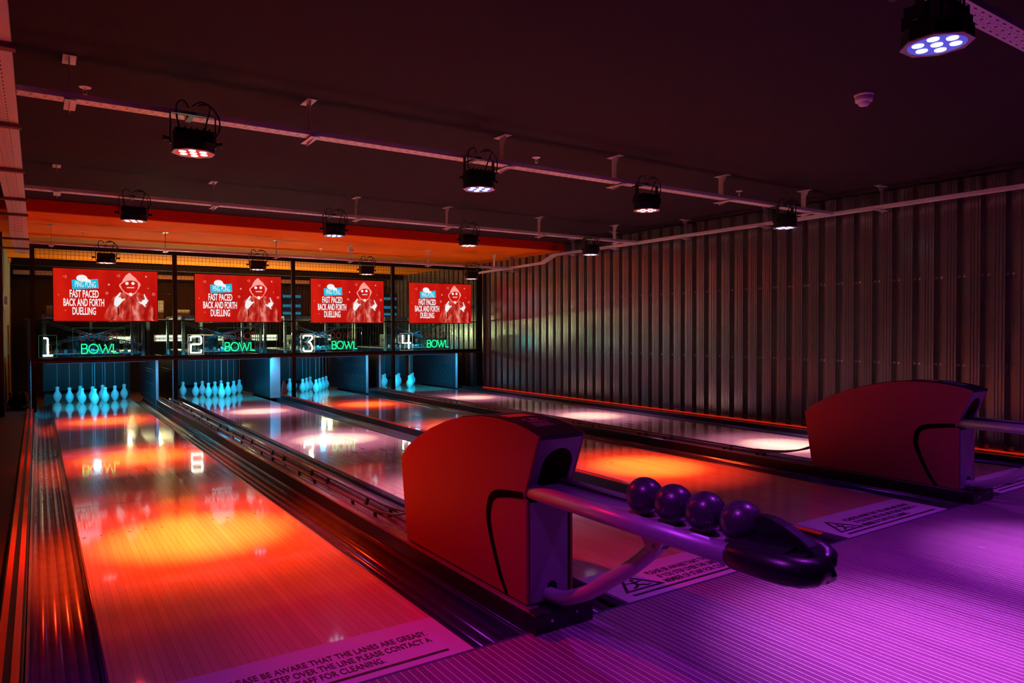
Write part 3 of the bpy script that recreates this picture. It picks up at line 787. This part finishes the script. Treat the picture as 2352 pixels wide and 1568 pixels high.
# ---- neon signs
def arc(cx, cz, rx, rz, a0, a1, n=10):
    return [(cx+rx*math.cos(math.radians(a0+(a1-a0)*k/n)), cz+rz*math.sin(math.radians(a0+(a1-a0)*k/n))) for k in range(n+1)]
def strokes(bm, L_, r, m=None, sx=1, sz=1, ox=0, oz=0, y=-.012):
    for s in L_: tube(bm, [(ox+x*sx, y, oz+z*sz) for x, z in s], r, 8)
DG = {1: [[(.18,.93),(.42,.93),(.50,.88),(.50,.05)], [(.12,.03),(.88,.03)]],
      2: [[(.08,.72),(.08,.86)]+arc(.25,.84,.17,.13,180,90,5)+[(.70,.97)]+arc(.75,.84,.17,.13,90,0,5)+[(.92,.64)]+arc(.75,.62,.17,.10,0,-90,5)+[(.30,.52)]+arc(.28,.40,.20,.12,90,180,5)+[(.08,.03),(.90,.03),(.92,.20)]],
      3: [[(.10,.80),(.10,.88)]+arc(.25,.88,.15,.09,180,90,4)+[(.72,.97)]+arc(.74,.84,.18,.13,90,-40,7)+[(.55,.56)], [(.55,.56),(.78,.50)]+arc(.74,.20,.18,.20,60,-90,8)+[(.28,.0)]+arc(.27,.10,.17,.10,-90,-180,4)+[(.10,.20)]],
      4: [[(.10,.97),(.10,.42),(.92,.42)], [(.72,.97),(.72,.03)]]}
NX = [(.060, .178), (1.900, 2.075), (3.598, 3.778), (5.365, 5.562)]
for i in range(4):
    x0, x1 = NX[i]; w = max(x1-x0, .16); xc = (x0+x1)/2
    r = thing('neon_number_sign', 'glowing white neon number %s in a clear box' % ('one', 'two', 'three', 'four')[i], 'neon sign', (xc, 11.52, .742), group='neon lane numbers')
    b = B(); strokes(b, DG[i+1], .0105, sx=w, sz=.262, ox=-w/2, oz=.018); 
    if i == 0:
        b.free(); b = B(); strokes(b, DG[1], .0105, sx=.15, sz=.262, ox=-.075, oz=.018)
    obj('neon_tube', b, M['neonw'], r)
    b = B(); W = w/2+.022; bx(b, -W, W, 0, .005, 0, .30); obj('clear_back', b, M['acrylic'], r)
    b = B(); tube(b, [(-W,.0,0),(W,.0,0),(W,.0,.30),(-W,.0,.30)], .0022, 4, True); obj('lit_edge', b, M['acrw'] if i else M['acrg'], r)
    b = B()
    for k in range(3): tube(b, [(.035*math.cos(a*PI/7+k)+.01, .012, .12+.06*math.sin(a*PI/7+k*.7)) for a in range(13)], .0018, 4)
    obj('cable_coil', b, M['string'], r)
def W_(ch):
    return {'B': [[(.0,0),(0,1),(.42,1)]+arc(.42,.77,.26,.23,90,-90,8)+[(0,.54)], [(.42,.54)]+arc(.45,.27,.30,.27,90,-90,8)+[(0,0)]],
     'O': [arc(.5,.5,.5,.5,0,360,24)], 'W': [[(0,1),(.28,0),(.50,.62)], [(.42,.80),(.50,.95),(.58,.62),(.72,0),(1,1)]], 'L': [[(0,1),(0,0),(.75,0)]],
     'D': [[(0,0),(0,1),(.3,1)]+arc(.3,.5,.5,.5,90,-90,12)+[(0,0)]], 'N': [[(0,0),(0,1),(.8,0),(.8,1)]], 'T': [[(0,1),(.8,1)],[(.4,1),(.4,0)]]}[ch]
BX = [(.512, .958), (2.402, 2.845), (4.098, 4.536), (5.875, 6.310)]
for i in range(4):
    x0, x1 = BX[i]; w = x1-x0
    r = thing('neon_word_sign', 'green neon BOWL sign beside the white neon number %s' % ('one', 'two', 'three', 'four')[i], 'neon sign', (x0, 11.52, .742), group='green neon word signs')
    b = B(); h = .128; zb = .045
    for ch, ox, sx in (('B', 0, .215), ('O', .195, .255), ('W', .475, .345), ('L', .865, .18)):
        strokes(b, W_(ch), .0066, sx=sx*w, sz=h, ox=ox*w, oz=zb)
    obj('neon_tube', b, M['neong'], r)
    b = B(); 
    for ch, ox, sx in (('D', -.04, .19), ('O', .165, .195), ('N', .465, .18), ('O', .65, .21), ('T', .885, .18)):
        strokes(b, W_(ch), .0045, sx=sx*w, sz=.100, ox=ox*w, oz=.226)
    obj('unlit_tube', b, M['neonoff'], r, label='unlit dark red DO NOT lettering')
    b = B(); bx(b, -.10, w+.085, 0, .004, .0, .40); obj('clear_back', b, M['acrylic'], r)
    b = B(); tube(b, [(-.10,0,.0),(w+.085,0,.0),(w+.085,0,.40),(-.10,0,.40)], .0017, 4, True); obj('lit_edge', b, M['acrg'], r)

# ---- pinsetter machines behind the clear panel
def machine(loc, label):
    r = thing('pinsetter', label, 'machine', loc, group='pinsetter machines')
    b = B()
    for x in (-.62, .62):
        for y in (.35, 1.9): bx(b, x-.02, x+.02, y-.02, y+.02, .69, 1.32)
    for y in (.35, 1.9): bx(b, -.64, .64, y-.02, y+.02, 1.30, 1.34)
    for x in (-.62, .62): bx(b, x-.02, x+.02, .35, 1.9, 1.30, 1.34)
    obj('frame', b, M['machine'], r)
    for (a, c) in (((-.60,.42,1.24),(.15,.42,.98)), ((.60,.42,1.24),(-.15,.42,1.00)), ((-.60,.5,.92),(.1,.5,1.08)), ((.60,.5,.90),(-.05,.5,1.06))):
        b = B(); tube(b, [a, c], .009, 8); tube(b, [(a[0],a[1]+.05,a[2]-.03),(c[0],c[1]+.05,c[2]-.03)], .007, 8)
        lathe(b, [(-.015,.02),(.015,.02)], 10, a, 'Y'); lathe(b, [(-.015,.02),(.015,.02)], 10, c, 'Y'); obj('cross_arm', b, M['machine'], r)
    b = B(); bx(b, -.60, .60, .40, 1.75, .765, .785)
    for k in range(10): bx(b, -.5+.11*k, -.46+.11*k, .42, .50, .785, .84)
    obj('pin_table', b, M['machine'], r)
    for k in range(5):
        b = B(); lathe(b, [(-.02,.045),(-.015,.045),(-.014,.03),(.014,.03),(.015,.045),(.02,.045)], 16, (-.44+.22*k, .75, .90), 'X'); obj('string_spool', b, M['machine'], r)
    b = B(); bx(b, -.32, .02, 1.0, 1.3, .79, 1.02); lathe(b, [(-.12,.07),(.12,.07)], 16, (.25, 1.15, .9), 'X'); obj('motor', b, M['machdk'], r)
    b = B()
    for k in range(4): tube(b, [(.45+.03*k, .3, .75), (.47+.03*k, .31, 1.28)], .008, 6)
    tube(b, [(-.5,.36,.86),(-.2,.34,.80),(.1,.35,.83),(.4,.34,.79)], .006, 6)
    obj('hose_bundle', b, M['machine'], r)
    li = bpy.data.lights.new('spill', 'POINT'); li.energy = 5; li.color = (.01, .5, 1.); li.shadow_soft_size = .05
    o = bpy.data.objects.new('added_blue_fill', li); C.objects.link(o); o.parent = r; o.location = (0, .30, .86)  # unseen blue point added to tint the machine arms, no fitting of its own
    return r
mc = machine((CX[0], YM, 0), 'steel pinsetter machine behind the clear panel over the leftmost lane')
for i in (1, 2, 3): dup(mc, (CX[i], YM, 0), 'steel pinsetter machine behind the clear panel over %s' % LN[i])
# control cabinets with blue light put into the unit fronts as glow
for k, x in enumerate((4.05, 6.05)):
    r = thing('control_cabinet', ('electronics cabinet behind the mesh, left of the third screen', 'electronics cabinet behind the mesh, left of the rightmost screen')[k], 'cabinet', (x, 13.6, 1.345))
    b = B(); bx(b, -.2, .2, 0, .3, 0, .52); obj('casing', b, M['machdk'], r)
    for z in (.06, .20, .38):
        b = B(); bx(b, -.17, .17, -.01, 0, z, z+.05); obj('unit_front', b, emit('front_blue_glow', (.02,.3,.5), .5), r)
    b = B(); bx(b, -.2, .2, 0, .3, -.012, 0); obj('bottom_shelf', b, M['machine'], r)
# cartons on the shelf at the back
r = thing('storage_shelf', 'dark storage shelf at the back wall behind the mesh', 'shelf', (0, 15.9, 0))
b = B(); bx(b, -.2, 6.9, -.25, .3, 1.30, 1.33)
obj('board', b, M['machdk'], r)
for k in range(8):
    b = B(); bx(b, -.15+k*.98, -.10+k*.98, -.2, .25, -.12, 1.30); obj('upright', b, M['machdk'], r)
for k, (x, w, h) in enumerate(((.15,.35,.25),(1.72,.4,.38),(2.3,.3,.2),(3.55,.45,.4),(4.6,.3,.25),(5.5,.5,.4),(6.3,.35,.3))):
    b = B(); bx(b, 0, w, 0, .35, 0, h); o = obj('carton', b, M['brick'], None, (x, 15.72, 1.331), bevel=.004)
    tag(o, ['small carton at the left end', 'tall carton behind the post of the second screen', 'low carton next to the tall one', 'wide carton behind the post between screens two and three', 'small carton behind the third screen', 'widest carton behind the third and fourth screens', 'carton at the right end'][k] + ' of the back shelf', 'box', 'cartons on the back shelf')
# warm fluorescent tubes
FT = [(1.15, 1.55, .96), (1.95, 2.45, .985), (2.62, 3.25, .985), (3.8, 4.3, .98), (4.9, 5.5, .97)]
for k, (a, c, z) in enumerate(FT):
    r = thing('tube_lamp', 'warm tube lamp low at the back wall, %s from the left' % ('first','second','third','fourth','fifth')[k], 'lamp', ((a+c)/2, 15.55, z), group='tube lamps at the back')
    w = (c-a)/2
    for dz in (0, -.075):
        b = B(); tube(b, [(-w, 0, dz), (w, 0, dz)], .016 if dz == 0 else .008, 10); obj('tube', b, M['warm'], r)
    b = B(); bx(b, -w-.03, w+.03, .02, .06, -.10, .035); obj('batten', b, M['white'], r)
    li = bpy.data.lights.new('warm', 'AREA'); li.shape = 'RECTANGLE'; li.size = c-a; li.size_y = .1; li.energy = 30; li.color = (1., .88, .42)
    o = bpy.data.objects.new('tube_light_source', li); C.objects.link(o); o.parent = r; o.location = (0, -.03, .04); o.rotation_euler = (math.radians(-155), 0, 0)
# back tray and dark beam
b = B(); bx(b, -.36, 7.05, 16.2, 16.349, 2.17, 2.25); o = obj('cable_tray', b, M['steel']); tag(o, 'cable tray high on the back wall behind the mesh', 'cable tray')
b = B(); bx(b, -.36, 7.05, 15.0, 15.12, 2.25, 2.374); o = obj('beam', b, M['blackm']); o['kind'] = 'structure'; o.name = 'trim_2'
# bag and timber at far left
b = B(); bmesh.ops.create_icosphere(b, subdivisions=4, radius=.19)
for v in b.verts:
    n = v.co.normalized(); k = 1+.14*math.sin(9*n.x+3*n.z)+.10*math.sin(13*n.y+5*n.x)+.06*math.sin(21*n.z)
    v.co = Vector((n.x*.10*k, n.y*.2*k, max(-.11, n.z*.14*k)))
o = obj('rubbish_bag', b, M['bag'], None, (-.25, 12.35, .107)); tag(o, 'crumpled dark rubbish bag on the floor at the far left', 'bag')
b = B(); bx(b, -.395, -.375, 14.0, 14.08, -.004, 1.2); o = obj('timber_batten', b, M['wood']); tag(o, 'raw timber batten standing against the far left wall', 'timber')
b = B(); tube(b, [(-.385,12.1,2.3),(-.385,12.1,1.5),(-.385,12.2,1.42),(-.385,12.35,1.42)], .012, 8); bx(b, -.398, -.36, 13.0, 13.12, 1.5, 1.62)
o = obj('conduit', b, M['steel']); tag(o, 'pale conduit and socket box on the far left wall', 'conduit')

# ---- cable trays under the ceiling
def tray_bm(w, L_, h=.028):
    b = B()
    bx(b, -w/2, w/2, 0, L_, 0, .002); bx(b, -w/2, -w/2+.002, 0, L_, .002, h); bx(b, w/2-.002, w/2, 0, L_, .002, h)
    return b
def tray(p0, p1, w, label, h=.028):
    p0 = Vector(p0); p1 = Vector(p1); d = p1-p0
    o = obj('cable_tray', tray_bm(w, d.length, h), M['tray'], None, p0)
    o.rotation_mode = 'QUATERNION'
    y = d.normalized(); x = y.cross(Vector((0,0,1))).normalized(); z = x.cross(y)
    o.rotation_quaternion = Matrix((x, y, z)).transposed().to_quaternion()
    return tag(o, label, 'cable tray', 'perforated cable trays')
TY = [(1.25, 2.27, 'nearest'), (4.25, 2.27, 'second'), (7.08, 2.27, 'third'), (10.10, 2.135, 'farthest')]
tl = ['perforated cable tray nearest the camera, in the top right corner', 'perforated cable tray crossing the room in front of the red ceiling, nearest full-width one',
      'perforated cable tray crossing just before the red beam', 'perforated cable tray crossing under the red-orange ceiling']
for k, (y, z, nm) in enumerate(TY):
    tray((-.07, y, z), (6.79, y, z), .092, tl[k])
# left wide tray with drop, right tray with drop
def wide_seg(p0, p1, label, w=.15, h=.05): return tray(p0, p1, w, label, h)
wide_seg((-.150, -1., 2.27), (-.150, 8.7, 2.27), 'wide perforated cable tray running along the upper left')
wide_seg((-.150, 8.7, 2.27), (-.150, 9.05, 2.135), 'sloping piece of the wide tray at the red beam')
wide_seg((-.150, 9.05, 2.135), (-.150, 11.5, 2.135), 'far low piece of the wide tray by the mesh frame')
tray((6.84, -1., 2.27), (6.84, 8.98, 2.27), .09, 'perforated cable tray along the top of the corrugated wall')
tray((6.84, 8.98, 2.27), (6.84, 9.30, 2.17), .09, 'short sloping tray piece beside the corrugated wall')
tray((6.84, 9.30, 2.17), (6.84, 11.5, 2.14), .09, 'far low tray piece beside the corrugated wall')
# strap brackets under the left tray
st0 = None
for k, y in enumerate((.9, 2.2, 3.55, 4.9, 6.25, 7.6, 8.6, 9.6, 10.7)):
    z = 2.268 if y < 8.7 else 2.136
    lb = 'cross strap under the wide left tray, %s from the camera end' % ('first','second','third','fourth','fifth','sixth','seventh','eighth','ninth')[k]
    if st0 is None:
        b = B(); bx(b, -.30, .09, -.025, .025, -.022, 0); bx(b, -.30, -.28, -.025, .025, -.022, .24)
        st0 = obj('strap_bracket', b, mat('bracket_dark_red', (.14,.04,.05), .5), None, (-.150, y, z)); tag(st0, lb, 'bracket', 'strap brackets under the left tray')
    else: dup(st0, (-.150, y, z), lb)
# hangers
hg = {}
def hanger(x, y, z0, z1, label, rz=0):
    key = round(z1-z0, 3)
    if key not in hg:
        h = z1-z0
        b = B(); bx(b, -.0015, .0015, .052, .107, .0, h); prism(b, [(.052, h), (.012, h), (.052, h-.07)], 'X', -.0015, .0015)
        prism(b, [(.107,.002),(-.055,.002),(-.055,-.004),(.107,-.028)], 'X', -.0015, .0015)
        bx(b, -.026, .026, -.055, .150, -.006, -.003); bx(b, -.03, .03, -.01, .14, h-.004, h)
        hg[key] = obj('tray_hanger', b, M['steel'], None, (x, y, z0), (0,0,rz)); tag(hg[key], label, 'bracket', 'steel hangers holding the cable trays')
    else: dup(hg[key], (x, y, z0), label, rz=rz)
HX = [.154, 1.40, 2.82, 3.91, 5.215, 6.47]
od = ['first', 'second', 'third', 'fourth', 'fifth', 'sixth']
for k, x in enumerate(HX): hanger(x, 4.25, 2.265, 2.5, 'steel hanger of the nearest full-width tray, %s from the left' % od[k])
for k, x in enumerate(HX): hanger(x, 7.08, 2.265, 2.5, 'steel hanger of the tray before the red beam, %s from the left' % od[k])
for k, x in enumerate(HX): hanger(x, 10.10, 2.13, 2.375, 'steel hanger under the orange ceiling, %s from the left' % od[k])
for k, y in enumerate((2.4, 3.77, 5.1, 6.31, 7.65, 8.6)): hanger(6.84, y, 2.265, 2.5, 'hanger of the tray beside the corrugated wall, %s from the camera end' % od[k], -PI/2)
hanger(6.84, 10.3, 2.13, 2.375, 'hanger beside the corrugated wall under the orange ceiling', -PI/2)

# ---- LED par cans
led = {}
def par(x, y, z, kind, label, power, tilt=(0,0)):
    """z = bottom of the lamp"""
    if kind not in led:
        r = thing('stage_light', label, 'spotlight', (x, y, z), group='stage lights under the trays')
        b = B(); n = 8; prof = []
        o8 = [(.108*math.cos(PI/8+PI/4*k), .108*math.sin(PI/8+PI/4*k)) for k in range(8)]
        prism(b, o8, 'Z', .004, .050)
        bx(b, -.095, .095, -.055, .055, .050, .118); bx(b, -.085, .085, -.075, .075, .05, .095)
        for k in range(6): bx(b, -.08+.03*k, -.076+.03*k, -.07, .07, .095, .128)
        obj('housing', b, M['black'], r, bevel=.003)
        b = B(); o9 = [(.110*math.cos(PI/8+PI/4*k), .110*math.sin(PI/8+PI/4*k)) for k in range(8)]
        ci = [(.088*math.cos(2*PI*k/32), .088*math.sin(2*PI*k/32)) for k in range(32)]
        A = [b.verts.new((p[0], p[1], 0)) for p in o9]; D = [b.verts.new((p[0], p[1], 0)) for p in ci]
        es = [b.edges.new((A[i], A[(i+1) % 8])) for i in range(8)] + [b.edges.new((D[i], D[(i+1) % 32])) for i in range(32)]
        bmesh.ops.triangle_fill(b, edges=es, use_beauty=True)
        o = obj('bezel', b, M['steel'], r); md = o.modifiers.new('s', 'SOLIDIFY'); md.thickness = .005; md.offset = 1
        c0 = {'red': (1,.03,.02), 'blue': (.12,.12,1), 'off': (.1,.02,.02)}[kind]
        b = B(); lathe(b, [(.003,.088),(.006,.088)], 32); obj('reflector', b, emit('led_face_'+kind, c0, {'red': .45, 'blue': .55, 'off': .02}[kind]), r)
        for k in range(7):
            px, py = (0, 0) if k == 6 else (.058*math.cos(PI/3*k+.26), .058*math.sin(PI/3*k+.26))
            b = B(); lathe(b, [(-.001,.012),(.0,.018),(.004,.019)], 12, (px, py, 0)); obj('lens', b, emit('led_lens_'+kind, {'red': (1,.85,.80), 'blue': (.88,.92,1), 'off': (.5,.5,.55)}[kind], 1.8 if kind != 'off' else .05), r)
        b = B()
        for s in (-1, 1): bx(b, s*.112-.002, s*.112+.002, -.014, .014, .04, .205)
        bx(b, -.114, .114, -.014, .014, .203, .207); bx(b, -.014, .014, -.010, .16, .207, .2195); obj('yoke', b, M['black'], r)
        for s in (-1, 1):
            b = B(); lathe(b, [(0,.008),(.018,.008),(.02,.014),(.032,.014)], 10, (0,0,0), 'X')
            for v in b.verts: v.co.x = s*(v.co.x+.114); v.co.z += .065
            obj('knob', b, M['black'], r)
        for pts in (((-.06,.02,.12),(-.075,.02,.18),(-.08,.0,.25),(-.05,-.02,.27),(-.02,.0,.24)), ((.06,.02,.12),(.07,.01,.18),(.08,-.03,.25),(.03,-.05,.265),(-.01,-.03,.24)), ((.09,.0,.08),(.125,-.02,.12),(.125,-.03,.20),(.07,-.05,.255),(.02,-.03,.25))):
            b = B(); tube(b, smoothpts(pts), .0045, 6); obj('cable', b, M['black'], r)
        led[kind] = r; rr = r
    else: rr = dup(led[kind], (x, y, z), label)
    rr.rotation_euler.x = tilt[0]; rr.rotation_euler.y = tilt[1]
    for ch in [q for q in list(bpy.data.objects) if q.parent == rr and q.type == 'LIGHT']: bpy.data.objects.remove(ch)
    for nm, en, cl, ang, *tl_ in power:
        li = bpy.data.lights.new(nm, 'SPOT'); li.energy = en; li.color = cl; li.spot_size = math.radians(ang); li.spot_blend = 1.; li.shadow_soft_size = .02
        o = bpy.data.objects.new(nm+'_source', li); C.objects.link(o); o.parent = rr; o.location = (0, 0, -.022)
        if tl_: o.rotation_euler = (-tl_[0][0], tl_[0][1]*-1, 0)
    return rr
RED = [('core', 1000, (1., .30, .04), 30), ('mid', 620, (1., .05, .006), 54), ('field', 18, (1., .010, .004), 84), ('spill', 5, (1., .004, .008), 150)]
RED1 = [('core', 1000, (1., .30, .04), 32), ('mid', 620, (1., .05, .006), 58), ('field', 90, (1., .010, .004), 84), ('side', 170, (1., .003, .008), 54, (.62, .42)), ('spill', 20, (1., .004, .008), 150)]  # 'side' is an extra tilted beam added to redden the ball return's side
PNK = [('core', 900, (1., .95, .92), 27), ('mid', 330, (.95, .48, 1.), 52), ('field', 110, (.8, .30, 1.), 74), ('spill', 4, (.9, .3, 1.), 140)]
VIO = [('core', 440, (.86, .16, 1.), 46), ('field', 95, (.58, .03, 1.), 86), ('spill', 12, (.22, .02, 1.), 150)]
VIO0 = [('field', 85, (.6, .03, 1.), 96)]
rn = ['nearest crossing tray', 'tray before the red beam', 'tray under the orange ceiling']
LS = ['the leftmost lane', 'the second lane', 'the third lane', 'the rightmost lane']
for j, (y, z) in enumerate(((4.12, 2.05), (6.94, 2.05), (9.92, 1.925))):
    for i in range(4):
        kind = 'red' if i in (0, 2) else 'blue'
        vis = kind
        if j == 1 and i in (0,): vis = 'red'
        par(CX[i], y, z, vis, '%s stage light on the %s, above %s' % ('red-glowing' if kind == 'red' else 'white-blue', rn[j], LS[i]),
            (RED1 if i == 0 and j == 0 else RED) if kind == 'red' else PNK)
for i in range(1, 4):
    par(CX[i]+.02, 1.19, 2.05, 'blue', ['', 'large violet stage light in the top right corner', 'violet stage light off the right edge above the third lane', 'violet stage light off the right edge nearest the corrugated wall'][i], VIO)
par(CX[0], 1.19, 2.05, 'blue', 'violet stage light overhead above the near end of the leftmost lane', VIO0)

# ---- small ceiling things
def detector(x, y, z, label):
    r = thing('smoke_detector', label, 'smoke detector', (x, y, z))
    b = B(); lathe(b, [(-.012,.052),(-.004,.056),(0,.056)], 28); obj('base_plate', b, M['white'], r)
    b = B(); lathe(b, [(-.045,.044),(-.042,.048),(-.014,.050),(-.012,.048)], 28); obj('body', b, M['white'], r)
    b = B(); lathe(b, [(-.068,.012),(-.066,.026),(-.060,.030),(-.047,.034),(-.045,.034)], 28); obj('sensor_cage', b, M['white'], r)
    return r
detector(4.124, 2.36, ZC, 'pink-lit smoke detector on the dark ceiling at upper right')
detector(4.07, 10.56, ZL, 'small smoke detector on the orange ceiling')
def sprinkler(x, y, z, label):
    z += .002
    r = thing('sprinkler', label, 'sprinkler', (x, y, z), group='ceiling sprinklers')
    b = B(); lathe(b, [(-.006,.030),(0,.036)], 20); obj('escutcheon', b, M['white'], r)
    b = B(); tube(b, [(0,0,-.004),(0,0,-.018)], .006, 8); tube(b, [(.006,0,-.016),(.013,0,-.028),(.004,0,-.042)], .002, 5); tube(b, [(-.006,0,-.016),(-.013,0,-.028),(-.004,0,-.042)], .002, 5)
    lathe(b, [(-.046,.012),(-.044,.012)], 12); obj('head', b, M['white'], r)
for x, y, z, l in ((3.39,4.69,ZC,'white sprinkler on the dark ceiling above lanes 2 and 3'), (5.937,4.70,ZC,'white sprinkler on the dark ceiling above lane 4'), (.245,4.76,ZC,'red-lit sprinkler at the upper left of the dark ceiling'), (3.70,10.87,ZL,'sprinkler on the orange ceiling left of the detector'), (6.01,11.93,ZL,'sprinkler on the orange ceiling above the rightmost screen'), (.5,10.6,ZL,'sprinkler on the orange ceiling at far left')):
    sprinkler(x, y, z, l)

# ---- world, camera, view
w = bpy.data.worlds.new('world'); bpy.context.scene.world = w; w.use_nodes = True
w.node_tree.nodes['Background'].inputs[0].default_value = (.5, .2, .35, 1); w.node_tree.nodes['Background'].inputs[1].default_value = .01
f, yaw, pit, rol = 1625.56, math.radians(33.861), math.radians(.948), math.radians(.167)
Fv = Vector((math.sin(yaw)*math.cos(pit), math.cos(yaw)*math.cos(pit), -math.sin(pit)))
Rv = Vector((math.cos(yaw), -math.sin(yaw), 0)); Dv = -Rv.cross(Fv)
right = Rv*math.cos(rol) + Dv*math.sin(rol); down = -Rv*math.sin(rol) + Dv*math.cos(rol)
cam = bpy.data.cameras.new('camera'); co = bpy.data.objects.new('camera', cam); C.objects.link(co)
mw = Matrix((right, -down, -Fv)).transposed().to_4x4(); mw.translation = Vector((0, 0, 1.1)); co.matrix_world = mw
cam.sensor_width = 36; cam.lens = 36*f/2352; cam.clip_start = .05
bpy.context.scene.camera = co
vs = bpy.context.scene.view_settings
vs.view_transform = 'Standard'; vs.look = 'None'; vs.exposure = 0; vs.gamma = 1; vs.use_curve_mapping = False
